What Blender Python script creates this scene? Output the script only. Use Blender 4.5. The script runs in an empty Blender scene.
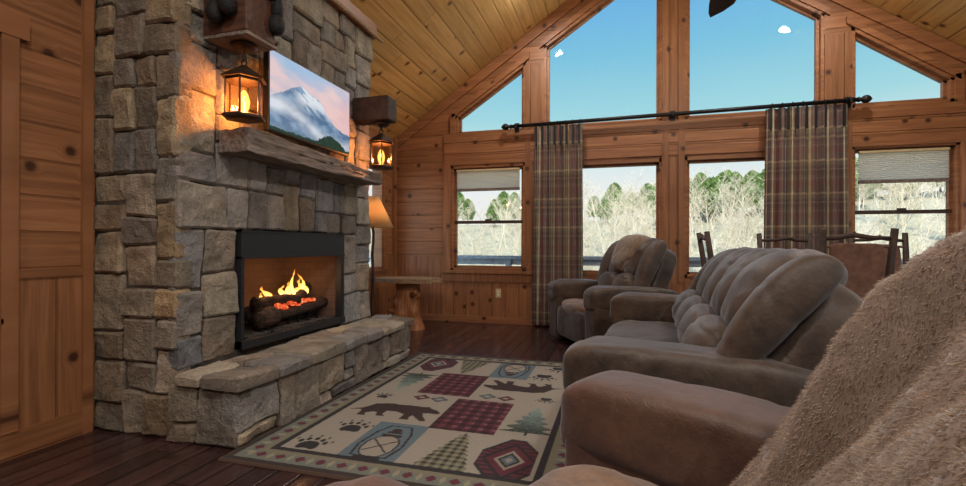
import bpy, math, random
import numpy as np
from mathutils import Matrix, Vector
random.seed(7)
PI = math.pi
COL = bpy.context.scene.collection
R_ = math.radians

# ---------------------------------------------------------------- numpy noise
def _h(ix, iy, iz, s):
    n = (ix.astype(np.int64)*374761393 + iy.astype(np.int64)*668265263 + iz.astype(np.int64)*2147483647 + s*1274126177) & 0xffffffff
    n = ((n ^ (n >> 13))*1274126177) & 0xffffffff
    n = (n ^ (n >> 16)) & 0xffff
    return n/65535.0
def vn(x, y, z=0, s=0):
    x = np.asarray(x, float); y = np.asarray(y, float)+0*x; z = np.asarray(z, float)+0*x
    ix, iy, iz = np.floor(x), np.floor(y), np.floor(z)
    fx, fy, fz = x-ix, y-iy, z-iz
    fx, fy, fz = [q*q*(3-2*q) for q in (fx, fy, fz)]
    r = 0
    for a in (0, 1):
        for b in (0, 1):
            for c in (0, 1):
                r = r + _h(ix+a, iy+b, iz+c, s)*(fx if a else 1-fx)*(fy if b else 1-fy)*(fz if c else 1-fz)
    return r
def fbm(x, y, z=0, s=0, o=4):
    r, a, t = 0, 1.0, 0
    x = np.asarray(x, float); y = np.asarray(y, float); z = np.asarray(z, float)
    for k in range(o):
        r = r + a*vn(x*2**k, y*2**k, z*2**k, s+k*17); t += a; a *= .5
    return r/t

# ---------------------------------------------------------------- materials
def srgb(r, g, b):
    f = lambda c: (c/255/12.92) if c/255 <= .04045 else ((c/255+.055)/1.055)**2.4
    return (f(r), f(g), f(b), 1)
class NT:
    def __init__(s, name):
        s.m = bpy.data.materials.new(name); s.m.use_nodes = True
        s.t = s.m.node_tree; s.t.nodes.clear()
        s.out = s.n('ShaderNodeOutputMaterial')
    def n(s, typ, **kw):
        nd = s.t.nodes.new(typ)
        for k, v in kw.items(): setattr(nd, k, v)
        return nd
    def l(s, a, b): s.t.links.new(a, b)
    def set(s, sock, v):
        if hasattr(v, 'is_output') or isinstance(v, bpy.types.NodeSocket): s.l(v, sock)
        else: sock.default_value = v
    def math(s, op, a, b=0.0, c=None):
        nd = s.n('ShaderNodeMath', operation=op); s.set(nd.inputs[0], a); s.set(nd.inputs[1], b)
        if c is not None: s.set(nd.inputs[2], c)
        return nd.outputs[0]
    def mix(s, f, a, b, blend='MIX'):
        nd = s.n('ShaderNodeMix', data_type='RGBA', blend_type=blend)
        s.set(nd.inputs[0], f); s.set(nd.inputs[6], a); s.set(nd.inputs[7], b); return nd.outputs[2]
    def ramp(s, f, pts):
        nd = s.n('ShaderNodeValToRGB'); s.l(f, nd.inputs[0]); cr = nd.color_ramp
        while len(cr.elements) < len(pts): cr.elements.new(.5)
        for e, (p, c) in zip(cr.elements, pts):
            e.position = p; e.color = c if hasattr(c, '__len__') else (c, c, c, 1)
        return nd.outputs[0]
    def coord(s, which='Object'): return s.n('ShaderNodeTexCoord').outputs[which]
    def noise(s, vec, scale, detail=4, rough=.55, dist=0):
        nd = s.n('ShaderNodeTexNoise'); s.l(vec, nd.inputs['Vector'])
        nd.inputs['Scale'].default_value = scale; nd.inputs['Detail'].default_value = detail
        nd.inputs['Roughness'].default_value = rough; nd.inputs['Distortion'].default_value = dist
        return nd.outputs['Fac']
    def comb(s, x, y, z):
        nd = s.n('ShaderNodeCombineXYZ'); s.set(nd.inputs[0], x); s.set(nd.inputs[1], y); s.set(nd.inputs[2], z); return nd.outputs[0]
    def bump(s, h, strength=.5, dist=.01, nrm=None):
        nd = s.n('ShaderNodeBump'); s.l(h, nd.inputs['Height']); nd.inputs['Strength'].default_value = strength
        nd.inputs['Distance'].default_value = dist
        if nrm is not None: s.l(nrm, nd.inputs['Normal'])
        return nd.outputs[0]
    def bsdf(s, color, rough=.6, metal=0, normal=None, spec=.5, **kw):
        p = s.n('ShaderNodeBsdfPrincipled'); s.set(p.inputs['Base Color'], color); s.set(p.inputs['Roughness'], rough)
        p.inputs['Metallic'].default_value = metal; p.inputs['Specular IOR Level'].default_value = spec
        if normal is not None: s.l(normal, p.inputs['Normal'])
        for k, v in kw.items(): s.set(p.inputs[k.replace('_', ' ')], v)
        s.l(p.outputs[0], s.out.inputs[0]); s.p = p
        return s.m

def boards(name, along, across, w, dark, mid, light, rough=.45, knots=1.0, gap=.35, length=None, vari=.25, coordname='Object', spec=.4, cross2=None):
    """tongue and groove boards: grain along one axis, grooves across the other"""
    t = NT(name); sp = t.n('ShaderNodeSeparateXYZ'); t.l(t.coord(coordname), sp.inputs[0])
    A, B = sp.outputs[along], sp.outputs[across]
    if cross2 is not None: B = t.math('ADD', B, t.math('MULTIPLY', sp.outputs[cross2], .001))
    bw = t.math('DIVIDE', B, w); idx = t.math('FLOOR', bw); fr = t.math('FRACT', bw)
    wn = t.n('ShaderNodeTexWhiteNoise', noise_dimensions='1D'); t.l(idx, wn.inputs['W']); rnd = wn.outputs['Value']
    Ao = t.math('ADD', A, t.math('MULTIPLY', rnd, 37.0))
    if length:
        al = t.math('DIVIDE', Ao, length); li = t.math('FLOOR', al); lf = t.math('FRACT', al)
        wn2 = t.n('ShaderNodeTexWhiteNoise', noise_dimensions='2D'); t.l(t.comb(idx, li, 0), wn2.inputs['Vector']); rnd2 = wn2.outputs['Value']
    else: rnd2 = rnd
    knv = t.comb(Ao, B, t.math('MULTIPLY', rnd, 9))
    vo = t.n('ShaderNodeTexVoronoi', voronoi_dimensions='2D'); vo.inputs['Scale'].default_value = 2.2; t.l(knv, vo.inputs['Vector']); kd = vo.outputs['Distance']
    warp = t.math('MULTIPLY', t.ramp(kd, [(0, 1.0), (.16, 0.0)]), .05)
    g1 = t.noise(t.comb(t.math('MULTIPLY', Ao, .7), t.math('MULTIPLY', t.math('ADD', B, warp), 14), t.math('MULTIPLY', rnd2, 20)), 2.2, 5, .6, .6)
    g2 = t.noise(t.comb(t.math('MULTIPLY', Ao, 2), t.math('MULTIPLY', B, 90), rnd2), 2.0, 3)
    c = t.ramp(g1, [(.2, dark), (.5, mid), (.8, light)])
    c = t.mix(t.math('MULTIPLY', g2, .3), c, dark)
    tone = t.math('ADD', 1-vari*.5, t.math('MULTIPLY', rnd2, vari))
    c = t.mix(1.0, c, t.comb(tone, tone, tone), 'MULTIPLY')
    if knots:
        kr = t.ramp(kd, [(0, 0.95*knots), (.045, .85*knots), (.06, .35*knots), (.10, 0)])
        c = t.mix(kr, c, (dark[0]*.22, dark[1]*.15, dark[2]*.12, 1))
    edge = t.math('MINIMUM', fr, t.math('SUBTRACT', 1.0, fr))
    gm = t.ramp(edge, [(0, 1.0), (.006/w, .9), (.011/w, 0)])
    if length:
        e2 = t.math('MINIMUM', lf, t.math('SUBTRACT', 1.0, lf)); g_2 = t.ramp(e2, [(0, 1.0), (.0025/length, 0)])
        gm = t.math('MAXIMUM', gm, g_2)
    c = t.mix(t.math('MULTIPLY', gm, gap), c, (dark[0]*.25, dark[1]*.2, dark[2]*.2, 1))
    h = t.math('SUBTRACT', t.math('MULTIPLY', g1, .12), gm)
    return t.bsdf(c, rough, normal=t.bump(h, .6, .006), spec=spec)

def noisy(name, c1, c2, scale=20, rough=.6, bump=.3, bd=.004, metal=0, spec=.5, stretch=(1, 1, 1), **kw):
    t = NT(name); mp = t.n('ShaderNodeMapping'); t.l(t.coord(), mp.inputs[0]); mp.inputs['Scale'].default_value = stretch
    f = t.noise(mp.outputs[0], scale, 6, .6)
    c = t.ramp(f, [(.3, c1), (.7, c2)])
    return t.bsdf(c, rough, metal, t.bump(f, bump, bd), spec, **kw)
def plain(name, c, rough=.5, metal=0, spec=.5, **kw): return noisy(name, c, tuple(v*.8 for v in c[:3])+(1,), 30, rough, .1, .002, metal, spec, **kw)
def attr_mat(name, attr='Col', scale=200, rough=.9, bump=.5, bd=.003, mott=.35, sheen=0, c2=None, mscale=12):
    t = NT(name); a = t.n('ShaderNodeAttribute'); a.attribute_name = attr
    co = t.coord(); f = t.noise(co, scale, 4, .65); m = t.noise(co, mscale, 6, .65)
    v = t.math('ADD', 1-mott*.5, t.math('MULTIPLY', t.math('ADD', t.math('MULTIPLY', f, .4), t.math('MULTIPLY', m, .6)), mott))
    c = t.mix(1.0, a.outputs['Color'], t.comb(v, v, v), 'MULTIPLY')
    hh = t.math('ADD', t.math('MULTIPLY', f, .5), m)
    return t.bsdf(c, rough, normal=t.bump(hh, bump, bd), spec=.3, Sheen_Weight=sheen)

M = {}
pd, pm, pl = srgb(106, 68, 44), srgb(146, 98, 64), srgb(176, 126, 86)
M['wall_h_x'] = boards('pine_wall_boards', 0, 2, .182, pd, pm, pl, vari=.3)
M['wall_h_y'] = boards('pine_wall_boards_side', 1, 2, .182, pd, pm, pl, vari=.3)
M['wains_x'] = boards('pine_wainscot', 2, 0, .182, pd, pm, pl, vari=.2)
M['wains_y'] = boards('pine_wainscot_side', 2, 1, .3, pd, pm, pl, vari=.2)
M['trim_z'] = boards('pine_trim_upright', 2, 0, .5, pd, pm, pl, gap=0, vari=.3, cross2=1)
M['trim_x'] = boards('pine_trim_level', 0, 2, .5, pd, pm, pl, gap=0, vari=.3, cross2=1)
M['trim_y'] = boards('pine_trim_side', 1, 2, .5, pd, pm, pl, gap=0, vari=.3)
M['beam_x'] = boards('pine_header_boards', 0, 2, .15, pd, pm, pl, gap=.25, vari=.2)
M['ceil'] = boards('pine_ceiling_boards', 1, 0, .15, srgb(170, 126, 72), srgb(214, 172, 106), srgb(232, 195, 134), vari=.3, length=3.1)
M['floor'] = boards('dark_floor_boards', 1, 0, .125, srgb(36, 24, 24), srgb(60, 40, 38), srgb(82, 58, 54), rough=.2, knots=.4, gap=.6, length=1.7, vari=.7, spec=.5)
M['stone'] = attr_mat('field_stone', scale=90, rough=.8, bump=1.0, bd=.02, mott=1.5, mscale=34)
M['mortar'] = noisy('mortar', srgb(62, 56, 50), srgb(84, 76, 68), 40, .95, .6, .01)
M['rug'] = attr_mat('woven_rug', scale=260, rough=.95, bump=.6, bd=.004, mott=.8, mscale=90)
M['curtain'] = attr_mat('plaid_cloth', scale=500, rough=.95, bump=.3, bd=.002, mott=.2, mscale=80)
M['suede'] = None
def suede(name, c1, c2, sheen=.5):
    t = NT(name); co = t.coord()
    f = t.noise(co, 3.2, 5, .6, .8); g = t.noise(co, 26, 6, .7, .5); k = t.noise(co, 240, 2)
    c = t.ramp(t.math('ADD', t.math('MULTIPLY', f, .6), t.math('MULTIPLY', g, .4)), [(.36, c1), (.62, c2)])
    h = t.math('ADD', t.math('MULTIPLY', g, .8), t.math('MULTIPLY', k, .15))
    m = t.bsdf(c, .5, normal=t.bump(h, .45, .01), spec=.45, Sheen_Weight=sheen, Sheen_Roughness=.45)
    t.p.inputs['Sheen Tint'].default_value = (.8, .88, 1, 1)
    return m
M['suede'] = suede('brown_microsuede', srgb(42, 32, 25), srgb(78, 62, 49), .32)
M['suede_red'] = suede('worn_brown_leather', srgb(58, 38, 30), srgb(96, 68, 54), .3)
M['suede_worn'] = suede('worn_tan_suede', srgb(80, 60, 48), srgb(142, 114, 90), .4)
M['fur'] = noisy('fur_throw', srgb(104, 88, 76), srgb(132, 114, 100), 20, .95, .7, .012, Sheen_Weight=.6, stretch=(1, 1, .45))  # base darker than the fibres, paints in the shade deep in the pile
M['furpad'] = noisy('blanket_cloth', srgb(84, 70, 56), srgb(128, 108, 88), 30, .9, .5, .008, Sheen_Weight=.5)
M['black'] = plain('black_metal', srgb(22, 23, 26), .45, .3)
M['dark_iron'] = noisy('bronze_iron', srgb(44, 32, 26), srgb(78, 60, 48), 40, .5, .2, .002, .6)
M['tvframe'] = plain('black_plastic', srgb(12, 12, 14), .35)
M['gunmetal'] = plain('firebox_metal', srgb(40, 42, 47), .5, .2)
M['beam'] = noisy('weathered_beam', srgb(80, 66, 58), srgb(150, 136, 126), 7, .8, .8, .02, stretch=(6, .8, 6))
M['beam_dark'] = noisy('stained_beam_end', srgb(52, 30, 22), srgb(98, 62, 46), 8, .6, .4, .01, stretch=(1, 4, 5))
M['bear'] = noisy('black_figurine', srgb(4, 4, 5), srgb(12, 13, 17), 60, .7, .7, .01)
M['charred'] = noisy('charred_log', srgb(20, 14, 11), srgb(84, 60, 44), 16, .95, 1, .02, stretch=(3, .8, 3))
M['gravel'] = noisy('lava_gravel', srgb(24, 22, 21), srgb(96, 88, 80), 70, .95, 1, .02)
M['log'] = noisy('peeled_cedar', srgb(120, 66, 36), srgb(196, 136, 86), 5, .55, .6, .02, stretch=(7, 7, .8))
M['slabwood'] = noisy('live_edge_slab', srgb(104, 84, 66), srgb(168, 140, 108), 6, .4, .3, .01, stretch=(1, 6, 6))
M['twig'] = noisy('dark_branch', srgb(38, 26, 20), srgb(76, 54, 42), 12, .7, .7, .01)
M['hide'] = noisy('brown_leather_sling', srgb(92, 62, 48), srgb(132, 96, 78), 16, .8, .4, .005)
M['ivory'] = plain('ivory_plastic', srgb(206, 186, 146), .5)
M['deck'] = noisy('weathered_deck', srgb(120, 128, 134), srgb(160, 166, 170), 12, .8, .4, .005)
M['ground'] = noisy('winter_grass', srgb(156, 142, 112), srgb(196, 182, 146), 1.2, 1, .2, .05)
M['bark'] = noisy('pale_bark', srgb(160, 142, 116), srgb(226, 212, 184), 9, .9, .3, .01)
M['needles'] = noisy('pine_needles', srgb(70, 96, 44), srgb(138, 160, 84), 1.4, .9, .3, .01)
M['white'] = plain('matte_white', srgb(225, 222, 214), .6)
M['placemat'] = plain('pale_paper', srgb(214, 200, 176), .8)

t = NT('parchment_shade'); d = t.n('ShaderNodeBsdfDiffuse'); tr = t.n('ShaderNodeBsdfTranslucent'); mx = t.n('ShaderNodeMixShader')
d.inputs[0].default_value = srgb(226, 196, 150); tr.inputs[0].default_value = srgb(236, 200, 150); mx.inputs[0].default_value = .55
t.l(d.outputs[0], mx.inputs[1]); t.l(tr.outputs[0], mx.inputs[2]); t.l(mx.outputs[0], t.out.inputs[0]); M['parch'] = t.m
t = NT('fur_fibres'); f_ = t.noise(t.coord(), 18, 4, .6); c_ = t.ramp(f_, [(.3, srgb(156, 138, 122)), (.7, srgb(208, 190, 174))]); d = t.n('ShaderNodeBsdfDiffuse'); tr = t.n('ShaderNodeBsdfTranslucent'); mx = t.n('ShaderNodeMixShader')
t.l(c_, d.inputs[0]); t.l(c_, tr.inputs[0]); mx.inputs[0].default_value = .5; t.l(d.outputs[0], mx.inputs[1]); t.l(tr.outputs[0], mx.inputs[2]); t.l(mx.outputs[0], t.out.inputs[0]); M['fibre'] = t.m
t = NT('pleated_shade'); sp = t.n('ShaderNodeSeparateXYZ'); t.l(t.coord(), sp.inputs[0])
d = t.n('ShaderNodeBsdfDiffuse'); tr = t.n('ShaderNodeBsdfTranslucent'); mx = t.n('ShaderNodeMixShader')
d.inputs[0].default_value = srgb(238, 234, 224); tr.inputs[0].default_value = srgb(240, 234, 222); mx.inputs[0].default_value = .72
t.l(d.outputs[0], mx.inputs[1]); t.l(tr.outputs[0], mx.inputs[2]); t.l(mx.outputs[0], t.out.inputs[0]); M['blind'] = t.m
def glass(name, tint=(1, 1, 1, 1), refl=1.0):
    t = NT(name); a = t.n('ShaderNodeBsdfTransparent'); g = t.n('ShaderNodeBsdfGlossy'); mx = t.n('ShaderNodeMixShader'); fr = t.n('ShaderNodeFresnel')
    fr.inputs[0].default_value = 1.45; a.inputs[0].default_value = tint; g.inputs['Roughness'].default_value = .0
    geo = t.n('ShaderNodeNewGeometry'); t.l(t.math('MULTIPLY', fr.outputs[0], t.math('SUBTRACT', 1.0, geo.outputs['Backfacing'])), mx.inputs[0]); t.l(a.outputs[0], mx.inputs[1]); t.l(g.outputs[0], mx.inputs[2]); t.l(mx.outputs[0], t.out.inputs[0])
    return t.m
M['glass'] = glass('window_glass'); M['lantern_glass'] = glass('lantern_glass', (1, .93, .82, 1))
def emit(name, c, s):
    t = NT(name); e = t.n('ShaderNodeEmission'); e.inputs[0].default_value = c; e.inputs[1].default_value = s; t.l(e.outputs[0], t.out.inputs[0]); return t.m
M['bulb'] = emit('glowing_filament_bulb', (1, .55, .16, 1), 9)
M['ember'] = None
t = NT('glowing_ember'); f = t.noise(t.coord(), 42, 4, .7); e = t.n('ShaderNodeEmission')
t.l(t.ramp(f, [(.3, (.04, .01, .006, 1)), (.52, (.7, .08, .02, 1)), (.72, (1, .42, .2, 1))]), e.inputs[0]); e.inputs[1].default_value = 1.3
t.l(e.outputs[0], t.out.inputs[0]); M['ember'] = t.m
t = NT('glowing_bulb_glass'); a = t.n('ShaderNodeBsdfTransparent'); e = t.n('ShaderNodeEmission'); ad = t.n('ShaderNodeAddShader'); e.inputs[0].default_value = (1, .5, .12, 1); e.inputs[1].default_value = 1.1
t.l(a.outputs[0], ad.inputs[0]); t.l(e.outputs[0], ad.inputs[1]); t.l(ad.outputs[0], t.out.inputs[0]); M['bulb_glass'] = t.m
t = NT('gas_flame'); sp = t.n('ShaderNodeSeparateXYZ'); t.l(t.coord('Generated'), sp.inputs[0]); e = t.n('ShaderNodeEmission'); a = t.n('ShaderNodeBsdfTransparent'); mx = t.n('ShaderNodeMixShader')
t.l(t.ramp(sp.outputs[2], [(0, (1, .62, .2, 1)), (.5, (1, .5, .1, 1)), (1, (.9, .26, .03, 1))]), e.inputs[0]); e.inputs[1].default_value = 3.2
lw = t.n('ShaderNodeLayerWeight'); lw.inputs[0].default_value = .35
op = t.math('MULTIPLY', t.ramp(sp.outputs[2], [(0, .95), (.5, .75), (1, .12)]), t.math('SUBTRACT', 1.0, lw.outputs['Facing']))
t.l(op, mx.inputs[0]); t.l(a.outputs[0], mx.inputs[1]); t.l(e.outputs[0], mx.inputs[2]); t.l(mx.outputs[0], t.out.inputs[0]); M['flame'] = t.m
t = NT('television_picture'); a = t.n('ShaderNodeAttribute'); a.attribute_name = 'Col'; e = t.n('ShaderNodeEmission'); g = t.n('ShaderNodeBsdfGlossy'); ad = t.n('ShaderNodeMixShader')
t.l(a.outputs['Color'], e.inputs[0]); e.inputs[1].default_value = .9; g.inputs['Roughness'].default_value = .15; ad.inputs[0].default_value = .05
t.l(e.outputs[0], ad.inputs[1]); t.l(g.outputs[0], ad.inputs[2]); t.l(ad.outputs[0], t.out.inputs[0]); M['tv'] = t.m
t = NT('fire_brick'); br = t.n('ShaderNodeTexBrick'); sp = t.n('ShaderNodeSeparateXYZ'); t.l(t.coord(), sp.inputs[0])
t.l(t.comb(t.math('ADD', sp.outputs[1], sp.outputs[0]), sp.outputs[2], 0), br.inputs['Vector']); br.inputs['Scale'].default_value = 4.5
br.inputs['Color1'].default_value = srgb(104, 78, 62); br.inputs['Color2'].default_value = srgb(94, 70, 56); br.inputs['Mortar'].default_value = srgb(86, 66, 54); br.inputs['Mortar Size'].default_value = .015
M['brick'] = t.bsdf(br.outputs[0], .9, normal=t.bump(br.outputs[1], -.4, .004))

# ---------------------------------------------------------------- mesh builder
class MB:
    def __init__(s): s.V = []; s.F = []; s.C = []; s.n = 0; s.hasc = False
    def add(s, V, F, c=None):
        V = np.asarray(V, float).reshape(-1, 3); s.V.append(V)
        for f in F: s.F.append(tuple(int(i)+s.n for i in f))
        if c is None: s.C.append(np.ones((len(V), 3)))
        else:
            s.hasc = True; c = np.asarray(c, float); s.C.append(np.broadcast_to(c[..., :3], (len(V), 3)))
        s.n += len(V); return s
    def box(s, x0, x1, y0, y1, z0, z1, c=None, bev=0):
        if bev:
            return s.softbox(((x0+x1)/2, (y0+y1)/2, (z0+z1)/2), ((x1-x0)/2, (y1-y0)/2, (z1-z0)/2), bev=bev)
        V = [(x, y, z) for x in (x0, x1) for y in (y0, y1) for z in (z0, z1)]
        return s.add(V, [(0, 1, 3, 2), (4, 6, 7, 5), (0, 4, 5, 1), (2, 3, 7, 6), (0, 2, 6, 4), (1, 5, 7, 3)], c)
    def prism(s, poly, axis, a0, a1, c=None):
        n = len(poly); V = []
        for a in (a0, a1):
            for p, q in poly:
                V.append((a, p, q) if axis == 0 else (p, a, q) if axis == 1 else (p, q, a))
        F = [tuple(range(n))[::-1], tuple(range(n, 2*n))]+[(i, (i+1) % n, n+(i+1) % n, n+i) for i in range(n)]
        return s.add(V, F, c)
    def tube(s, pts, rad, seg=8, c=None, cap=True):
        pts = [Vector(p) for p in pts]; n = len(pts)
        if not hasattr(rad, '__len__'): rad = [rad]*n
        V = []; F = []; up = None
        for i, p in enumerate(pts):
            d = (pts[min(i+1, n-1)]-pts[max(i-1, 0)]).normalized()
            if up is None: up = Vector((0, 0, 1)) if abs(d.z) < .9 else Vector((1, 0, 0))
            sx = d.cross(up).normalized(); up = sx.cross(d).normalized()
            for k in range(seg):
                a = 2*PI*k/seg; V.append(p+(sx*math.cos(a)+up*math.sin(a))*rad[i])
        for i in range(n-1):
            for k in range(seg):
                a = i*seg+k; b = i*seg+(k+1) % seg; F.append((a, b, b+seg, a+seg))
        if cap: F.append(tuple(range(seg))[::-1]); F.append(tuple(range((n-1)*seg, n*seg)))
        return s.add([tuple(v) for v in V], F, c)
    def lathe(s, prof, cx, cy, seg=24, c=None, rot=0):
        V = []; F = []
        for r, z in prof:
            for k in range(seg):
                a = 2*PI*k/seg+rot; V.append((cx+r*math.cos(a), cy+r*math.sin(a), z))
        for i in range(len(prof)-1):
            for k in range(seg):
                a = i*seg+k; b = i*seg+(k+1) % seg; F.append((a, b, b+seg, a+seg))
        F.append(tuple(range(seg))[::-1]); F.append(tuple(range((len(prof)-1)*seg, len(prof)*seg)))
        return s.add(V, F, c)
    def softbox(s, cen, half, n=4, res=10, rot=None, fn=None, bev=None, c=None, wrinkle=0, ws=6, seed=0):
        """puffed box: super-ellipsoid (or box with rounded edges when bev is given)"""
        g = np.linspace(-1, 1, res+1)
        if bev: g = np.array(sorted(set(list(np.linspace(-1, 1, 5))+[-.97, .97, -.9, .9])))
        m = len(g); half = np.array(half, float)
        if n and not bev: g = np.sign(g)*np.abs(g)**.85
        V = []; F = []; off = 0
        for ax in range(3):
            for sg in (-1, 1):
                A, B = np.meshgrid(g, g, indexing='ij'); P = np.zeros((m*m, 3))
                P[:, ax] = sg; P[:, (ax+1) % 3] = A.ravel(); P[:, (ax+2) % 3] = B.ravel()
                for i in range(m-1):
                    for j in range(m-1):
                        q = [off+i*m+j, off+(i+1)*m+j, off+(i+1)*m+j+1, off+i*m+j+1]
                        F.append(tuple(q if sg > 0 else q[::-1]))
                V.append(P); off += m*m
        P = np.vstack(V)
        if bev:
            Q = P*half; inner = np.maximum(half-bev, 1e-4); c0 = np.clip(Q, -inner, inner); d = Q-c0
            L = np.linalg.norm(d, axis=1, keepdims=True); Q = np.where(L > 1e-9, c0+d/np.maximum(L, 1e-9)*np.minimum(bev, L), Q)
        else:
            L = (np.abs(P)**n).sum(1, keepdims=True)**(1.0/n); Q = P/L*half
        if fn is not None: Q = fn(Q, half)
        if wrinkle:
            N = Q/(half**2); N = N/np.maximum(np.linalg.norm(N, axis=1, keepdims=True), 1e-6)
            w = fbm(Q[:, 0]*ws+9, Q[:, 1]*ws+5, Q[:, 2]*ws+3, seed, 3)-.5
            w2 = 1-np.abs(2*fbm(Q[:, 0]*ws*.8+19, Q[:, 1]*ws*.8+25, Q[:, 2]*ws*1.2+3, seed+5, 2)-1)
            Q = Q+N*(w*wrinkle-np.maximum(w2-.85, 0)*wrinkle*2.2)[:, None]
        # weld
        key = np.round(P*1e4).astype(int); d = {}; idx = []; keep = []
        for i, k in enumerate(map(tuple, key)):
            if k not in d: d[k] = len(keep); keep.append(i)
            idx.append(d[k])
        Q = Q[keep]
        if rot is not None: Q = Q @ np.array(rot.to_3x3()).T
        Q = Q+np.array(cen)
        return s.add(Q, [tuple(idx[i] for i in f) for f in F], c)

MATS = {}
def world_of(o): return MATS.get(o.name, Matrix.Identity(4))
def tag(o, label=None, cat=None, group=None, kind=None):
    if label: o['label'] = label
    if cat: o['category'] = cat
    if group: o['group'] = group
    if kind: o['kind'] = kind
    return o
def obj(name, mb, mat, parent=None, smooth=False, local=False, origin=True):
    V = np.vstack(mb.V)
    me = bpy.data.meshes.new(name); o = bpy.data.objects.new(name, me); COL.objects.link(o)
    if parent is not None:
        o.parent = parent; MATS[o.name] = world_of(parent)
        if not local:
            Mi = np.array(world_of(parent).inverted()); V = V @ Mi[:3, :3].T+Mi[:3, 3]
    elif origin:
        c = np.array([(V[:, 0].min()+V[:, 0].max())/2, (V[:, 1].min()+V[:, 1].max())/2, V[:, 2].min()])
        V = V-c; o.location = c; MATS[o.name] = Matrix.Translation(c)
    me.from_pydata([tuple(v) for v in V], [], mb.F); me.materials.append(M[mat] if isinstance(mat, str) else mat)
    if mb.hasc:
        C = np.vstack(mb.C); C = np.hstack([C, np.ones((len(C), 1))]).astype(np.float32)
        a = me.color_attributes.new('Col', 'FLOAT_COLOR', 'POINT'); a.data.foreach_set('color', C.ravel())
    if smooth: me.polygons.foreach_set('use_smooth', [True]*len(me.polygons))
    me.update(); return o
def struct(name, mb, mat, parent=None, smooth=False):
    o = obj(name, mb, mat, parent, smooth, origin=False)
    if parent is None: o['kind'] = 'structure'
    return o
def thing(name, label, cat, loc=(0, 0, 0), rotz=0, group=None):
    o = bpy.data.objects.new(name, None); COL.objects.link(o); o.location = loc; o.rotation_euler = (0, 0, rotz); o.empty_display_size = .1
    MATS[o.name] = Matrix.Translation(loc) @ Matrix.Rotation(rotz, 4, 'Z')
    tag(o, label, cat, group); return o
def children(o): return [c for c in COL.objects if c.parent == o]
def copy_tree(o, parent=None):
    c = o.copy(); COL.objects.link(c); c.parent = parent
    for ch in children(o): copy_tree(ch, c)
    return c
def lamp(name, kind, loc, energy, color=(1, 1, 1), size=.1, rot=None, **kw):
    l = bpy.data.lights.new(name, kind); l.energy = energy; l.color = color
    if kind == 'AREA': l.shape = 'DISK'; l.size = size
    elif kind in ('POINT', 'SPOT'): l.shadow_soft_size = size
    for k, v in kw.items(): setattr(l, k, v)
    o = bpy.data.objects.new(name, l); COL.objects.link(o); o.location = loc
    if rot: o.rotation_euler = rot
    return o

# ================================================================ setting
RX, RZ, SL = .614, 5.03, .675
XL, XN, XR, YG, YB = -3.08, -2.83, 4.3, 6.2, -4.0
roof = lambda x: RZ-SL*abs(x-RX)
struct('floor', MB().box(XL-.2, XR+.2, YB-.2, YG+.15, -.12, 0), 'floor')
for side, xe in (('left', XL-.2), ('right', XR+.2)):
    m = MB(); m.prism([(RX, RZ), (xe, roof(xe)), (xe, roof(xe)+.2), (RX, RZ+.2)], 1, YB-.2, YG+.6); struct('ceiling' if side == 'left' else 'ceiling_right', m, 'ceil')

# gable wall with openings: (x0,x1,bottom,(top at x0, top at x1))
def slopeT(x, side): return 3.36+.667*(x+1.237) if side == 'tl' else 3.60+.667*(x+.91) if side == 'bl' else 3.61+.667*(2.142-x) if side == 'br' else 3.37-.70*(x-2.487)
W = {  # name: x0, x1, zb, top(x0), top(x1)
 'window_1': (-2.182, -1.237, .70, 2.10, 2.10),
 'window_2': (-.91, .445, .66, 2.075, 2.075),
 'window_3': (.783, 2.142, .66, 2.08, 2.08),
 'window_4': (2.487, 3.37, .70, 2.12, 2.12),
 'window_5': (-2.12, -1.237, 2.56, slopeT(-2.12, 'tl'), slopeT(-1.237, 'tl')),
 'window_6': (-.91, .445, 2.57, slopeT(-.91, 'bl'), slopeT(.445, 'bl')),
 'window_7': (.783, 2.142, 2.575, slopeT(.783, 'br'), slopeT(2.142, 'br')),
 'window_8': (2.487, 3.32, 2.59, slopeT(2.487, 'tr'), slopeT(3.32, 'tr')),
}
G_ = .045
for k_, (a_, b_, c_, d_, e_) in list(W.items()):
    sl_ = (e_-d_)/(b_-a_); g2 = G_*(1.35 if abs(sl_) > .1 else .6)
    W[k_] = (a_-G_, b_+G_, c_-(.03 if c_ > 2 else .0), d_-sl_*G_+g2, e_+sl_*G_+g2)
def columns(ops, xs, top, z0, y0, y1, mb):
    xs = sorted(set(xs+[o[0] for o in ops]+[o[1] for o in ops]))
    for a, b in zip(xs[:-1], xs[1:]):
        cur = [(z0, z0)]; mid = (a+b)/2
        inside = sorted([o for o in ops if o[0] <= mid <= o[1]], key=lambda o: o[2]); segs = []
        lo = (z0, z0)
        for o in inside:
            segs.append((lo, (o[2], o[2])))
            f = lambda x: o[3]+(o[4]-o[3])*(x-o[0])/(o[1]-o[0])
            lo = (f(a), f(b))
        segs.append((lo, (top(a), top(b))))
        for (la, lb), (ha, hb) in segs:
            if ha > la+1e-4 or hb > lb+1e-4: mb.prism([(a, la), (b, lb), (b, hb), (a, ha)], 1, y0, y1)
    return mb
struct('wall_back', columns(list(W.values()), [XL-.2, -1.237, RX, XR+.2], lambda x: roof(x)+.02, 0, YG, YG+.16, MB()), 'wall_h_x')
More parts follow.
